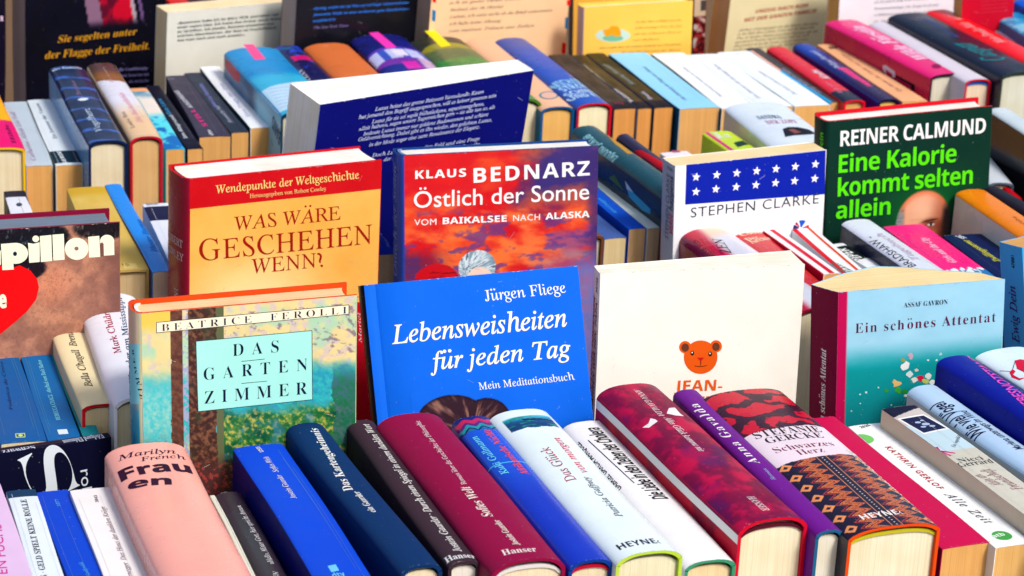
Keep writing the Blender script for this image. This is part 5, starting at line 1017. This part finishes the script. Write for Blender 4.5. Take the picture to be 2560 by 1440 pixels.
b = standing(PB, 'dark book with a mauve page block at the far top left corner', (-330, -40), (14, -70), (-326, 250), 15, lean=0, t=3, hard=False, back=False, group=GS, cover=(20, 14, 34), pages=(180, 158, 160))
b.text('front', 'Roman', (-100, 60), (8, 52), 18, 'b', (225, 190, 215))
b = standing(PB, 'off-white book standing with five lines of small dark bold text, top left', (420, 32), (739, 3), (414, 186), 13.2, H=18, lean=-3, t=2.4, hard=False, back=True, group=GS, cover=(222, 222, 212), pages=(250, 228, 185), rough=.45)
for i, (tx, x1) in enumerate((('»Begonnen habe ich im März 1978, getrieben von', 2075), ('einer vagen Idee. Ich hatte den Drang, einen Mönch', 2115), ('zu vergiften. Ich glaube, Romane entstehen aus', 2040), ('solchen Ideenkeimen, der Rest ist Fruchtfleisch,', 2065), ('das man nach und nach ansetzt.«', 1825))):
    b.text('back', tx, q(1, 1322, 182+i*32), q(1, x1, 182+i*32-(x1-1322)*.088), 6.2, 'sb', (50, 70, 80), off=.004)
b = standing(PB, 'black book standing with lines of small blue text, top centre-left', (744, -36), (1082, -62), (736, 116), 13.8, lean=0, t=2.6, hard=False, back=True, group=GS, cover=(14, 10, 24), pages=(180, 165, 160), rough=.3)
for tx, a_, b__, c_ in (('»Spritzig, erzählt mit viel Witz und voll kluger Lebensweisheiten', (1+0, 2330, 72), (2, 510, 25), (50, 120, 225)), ('Jeannette Walls ist eine verdammt gute Geschichten-', (1, 2330, 118), (2, 512, 72), (50, 120, 225)), ('erzählerin!«', (1, 2330, 165), (1, 2500, 150), (50, 120, 225)), ('The New York Times', (1, 2335, 215), (2, 62, 197), (120, 105, 165))): b.text('back', tx, q(*a_), q(*b__), 6.5, 'si' if c_[2] > 200 else 'i', c_, off=.012)
b = standing(PB, 'peach-coloured book standing with handwriting and blue and red airmail marks along its edges', (1083, -62), (1431, -86), (1074, 60), 13.8, lean=0, t=2.6, hard=False, back=True, group=GS, cover=(244, 200, 155), pages=(170, 150, 140), rough=.45)
for i, tx in enumerate(('ich in ganz vieler Liebe', 'Mailand, den 14. Oktober', 'Liebste, ich weiss nicht ob die Briefe ankommen', 'ich habe keine Ahnung', 'von meinen Tränen aus Italien')):
    L_ = (0.62, .46, .87, .44, .72)[i]; b.text('back', tx, q(2, 812, 34+i*52), q(2, 812+L_*880, 34+i*52-L_*60), 7.5, 'sc', (80, 72, 82), off=.004)
for tg, pts, c_ in ((2, [(686, 72), (714, 80), (710, 162), (684, 155)], (20, 120, 170)), (2, [(1690, 0), (1718, 0), (1712, 45), (1688, 38)], (226, 20, 20)), (2, [(1678, 128), (1700, 132), (1696, 218), (1674, 210)], (30, 100, 150)), (2, [(1655, 315), (1684, 322), (1678, 400), (1648, 398)], (236, 16, 16)), (2, [(690, -20), (716, -14), (714, 22), (688, 16)], (226, 20, 20))): b.poly('back', [q(tg, *p) for p in pts], c_, .010)
b = standing(HB, 'yellow-edged book standing close behind the yellow cover, top centre', (1434, -60), (1700, -80), (1432, 100), 11, H=18, lean=0, t=1.4, hard=False, group=GS, cover=(240, 180, 70), spine=(120, 100, 95), pages=TAN); b.name = PB
b = standing(HB, 'bright yellow hardcover standing with white pages and an orange shape on a pale oval', (1462, 19), (1734, 1.5), (1458, 133), 11.8, H=17.5, lean=0, t=1.7, b=.25, group=GS, cover=(252, 200, 86), spine=(196, 168, 170), pages=(250, 246, 244), rough=.4)
b.disc('front', q(27, 458, 305), 43, 17, (196, 220, 205), .009); b.disc('front', q(27, 458, 330), 26, 8, (120, 185, 150), .012)
b.poly('front', [q(27, *p) for p in ((372, 258), (420, 250), (450, 225), (500, 228), (525, 262), (532, 310), (480, 318), (450, 300), (400, 318), (380, 290))], (240, 160, 24), .016)
for i, (x0, x1, tx) in enumerate(((655, 1050, 'In der Box schläft nur ein'), (650, 1055, 'Schwermütiger Prinz die Zeit'), (640, 1050, 'mit der schweren Pfote zu'), (630, 855, 'und allerhand'))): b.text('front', tx, q(27, x0, 198+i*52), q(27, x1, 198+i*52-(x1-x0)*.045), 5, 'i', (170, 125, 60), off=.006)
for i, (x0, x1, tx) in enumerate(((330, 1045, 'Aber es gibt hier ein wahres Gedicht des Christkinds'), (520, 1040, 'für die Kinder und die Bären'))): b.text('front', tx, q(27, x0, 422+i*38), q(27, x1, 422+i*38-(x1-x0)*.045), 5, 'i', (160, 118, 60), off=.006)
b = standing(PB, 'narrow dark red patterned book between the yellow cover and the parchment one', (1736, -50), (1766, -53), (1733, 120), 2.0, lean=0, t=4, hard=False, group=GS, cover=(110, 16, 26), pages=TAN, H=17)
def a_pat(U, V, b=b): n = fbm(U*1.6, V*1.6, 3); c = mixc((70, 10, 20), (150, 40, 40), n > .5); c = mixc(c, (190, 180, 175), (n > .62)); return mixc(c, (205, 180, 150), V > b.loc('front', (1745, 42))[1])
b.art('front', a_pat, .12); b.poly('front', [q(27, 1215, 0), q(27, 1258, 0), q(27, 1255, 90), q(27, 1212, 95)], (70, 66, 66), .010)
b = standing(PB, 'parchment-coloured book standing with red capitals above grey text, fore-edge to the left', (1834, -52), (2081, -74), (1810, 127), 12.2, H=17.5, lean=-5, t=3.0, hard=False, back=True, group=GS, cover=(236, 222, 176), spine=(110, 96, 84), pages=(236, 190, 140), rough=.42)
b.text('back', 'UMZUG NACH ROM.', q(27, 1690, 115), q(27, 2150, 58), 8.5, 'sbi', (176, 30, 40)); b.text('back', 'MIT DER GANZEN FAMILIE', q(27, 1590, 190), q(27, 2220, 105), 8.5, 'sbi', (176, 30, 40))
for i in range(6):
    x0 = 1545-i*11; b.text('back', ('»Schon vorbei gezogen wie die Römer alle Jahre,', 'in der Mitte ihres Lebens, Tonja und ihr Mann mit', 'Pia, in Koffer, Kisten und fünf Säcken, die sie', 'gesammelt hatten, nach Süden und wie sich', 'alles ändert wenn die Sonne scheint und man', 'noch nicht weiss wohin die Reise geht')[i], q(27, x0, 272+i*34), q(27, x0+(690, 660, 700, 640, 640, 600)[i], 210+i*34), 5.5, 'i', (120, 105, 90), off=.008)
b = standing(PB, 'white book standing with grey text behind the fat pink hardcover, top right', (2103, -60), (2400, -88), (2094, 90), 13.4, H=18.5, lean=0, t=2.4, hard=False, back=True, group=GS, cover=(246, 236, 246), spine=(190, 150, 100), pages=TAN)
for i, (x1, tx) in enumerate(((2310, 'soll. Der jüdische Junge in den Ghettos von'), (2335, 'Konzentrationslager. Die Zeugin ist alt und'), (2330, 'wohlhabend und die alte Frage nach der'), (2320, 'in der Nacht bleibt offen'))): b.text('back', tx, (2185, 8+i*16), (x1+10, -2+i*16), 5.5, 'i', (105, 120, 135), off=.008)
b = standing(PB, 'crimson book standing with faint lines of text near the top right corner', (2408, -40), (2538, -52), (2404, 50), 6.2, lean=0, t=2.0, hard=False, back=True, group=GS, cover=(200, 4, 44), spine=(180, 0, 50), pages=(214, 176, 110), H=20)
for i in range(4): b.text('back', 'und das ganze Leben war ein Fest', (2452, 6+i*9), (2520, 0+i*9), 4, 'i', (236, 60, 90))
b = spine_up(HB, 'deep blue book in the very top right corner', L=((2575, 30), (2534, 6)), t=4, W=17, end='f', H=18, b=.4, hard=True, group=GD, cover=(0, 90, 220), back=(0, 60, 180), pages=CREAM)

# beyond: tops of another row of books at the upper left
for i, (x0, x1, c_, lb) in enumerate(((408, 455, (220, 30, 16), 'red book top beyond the off-white cover, leftmost of four tops'), (457, 532, (74, 14, 28), 'dark maroon book top beyond the off-white cover'), (534, 600, (205, 190, 185), 'pinkish-white book top beyond the off-white cover'), (602, 742, (60, 40, 50), 'brownish-black book top beyond the off-white cover'))):
    b = spine_up(PB, lb, L=((x0+60, 40), (x0-70, -60)), Rp=(x1+60, 37), W=14.5, end='n', H=22, group='book tops of the farthest row', cover=c_, pages=TAN)

# ================================================================ table
def simple(nm, vs, fs, m, props, parent=None):
    me = bpy.data.meshes.new(nm); me.from_pydata([tuple(np.array(v)*.01) for v in vs], [], fs); me.materials.append(m)
    o = bpy.data.objects.new(nm, me); COL.objects.link(o)
    for k, v in props.items(): o[k] = v
    o.parent = parent; return o
def box(x0, x1, y0, y1, z0, z1):
    v = [(x, y, z) for z in (z0, z1) for y in (y0, y1) for x in (x0, x1)]
    return v, [(0, 2, 3, 1), (4, 5, 7, 6), (0, 1, 5, 4), (2, 6, 7, 3), (0, 4, 6, 2), (1, 3, 7, 5)]
tb = bpy.data.objects.new('market_table', None); COL.objects.link(tb); tb['label'] = 'long wooden stall table under all the books'; tb['category'] = 'table'
v, f = box(-60, 260, 60, 420, -4, -.3); simple('table_top', v, f, ink((120, 92, 66), .6), {}, tb)
for x in (-50, 250):
    for y in (70, 410): v, f = box(x-3, x+3, y-3, y+3, -75, -4); simple('leg', v, f, ink((100, 78, 58), .6), {}, tb)
gm = ink((128, 124, 118), .8)
simple('ground', [(-3000, -3000, -75), (6000, -3000, -75), (6000, 9000, -75), (-3000, 9000, -75)], [(0, 1, 2, 3)], gm, {'kind': 'structure'})
for B in BOOKS: B.wear()
for B in BOOKS: B.build()
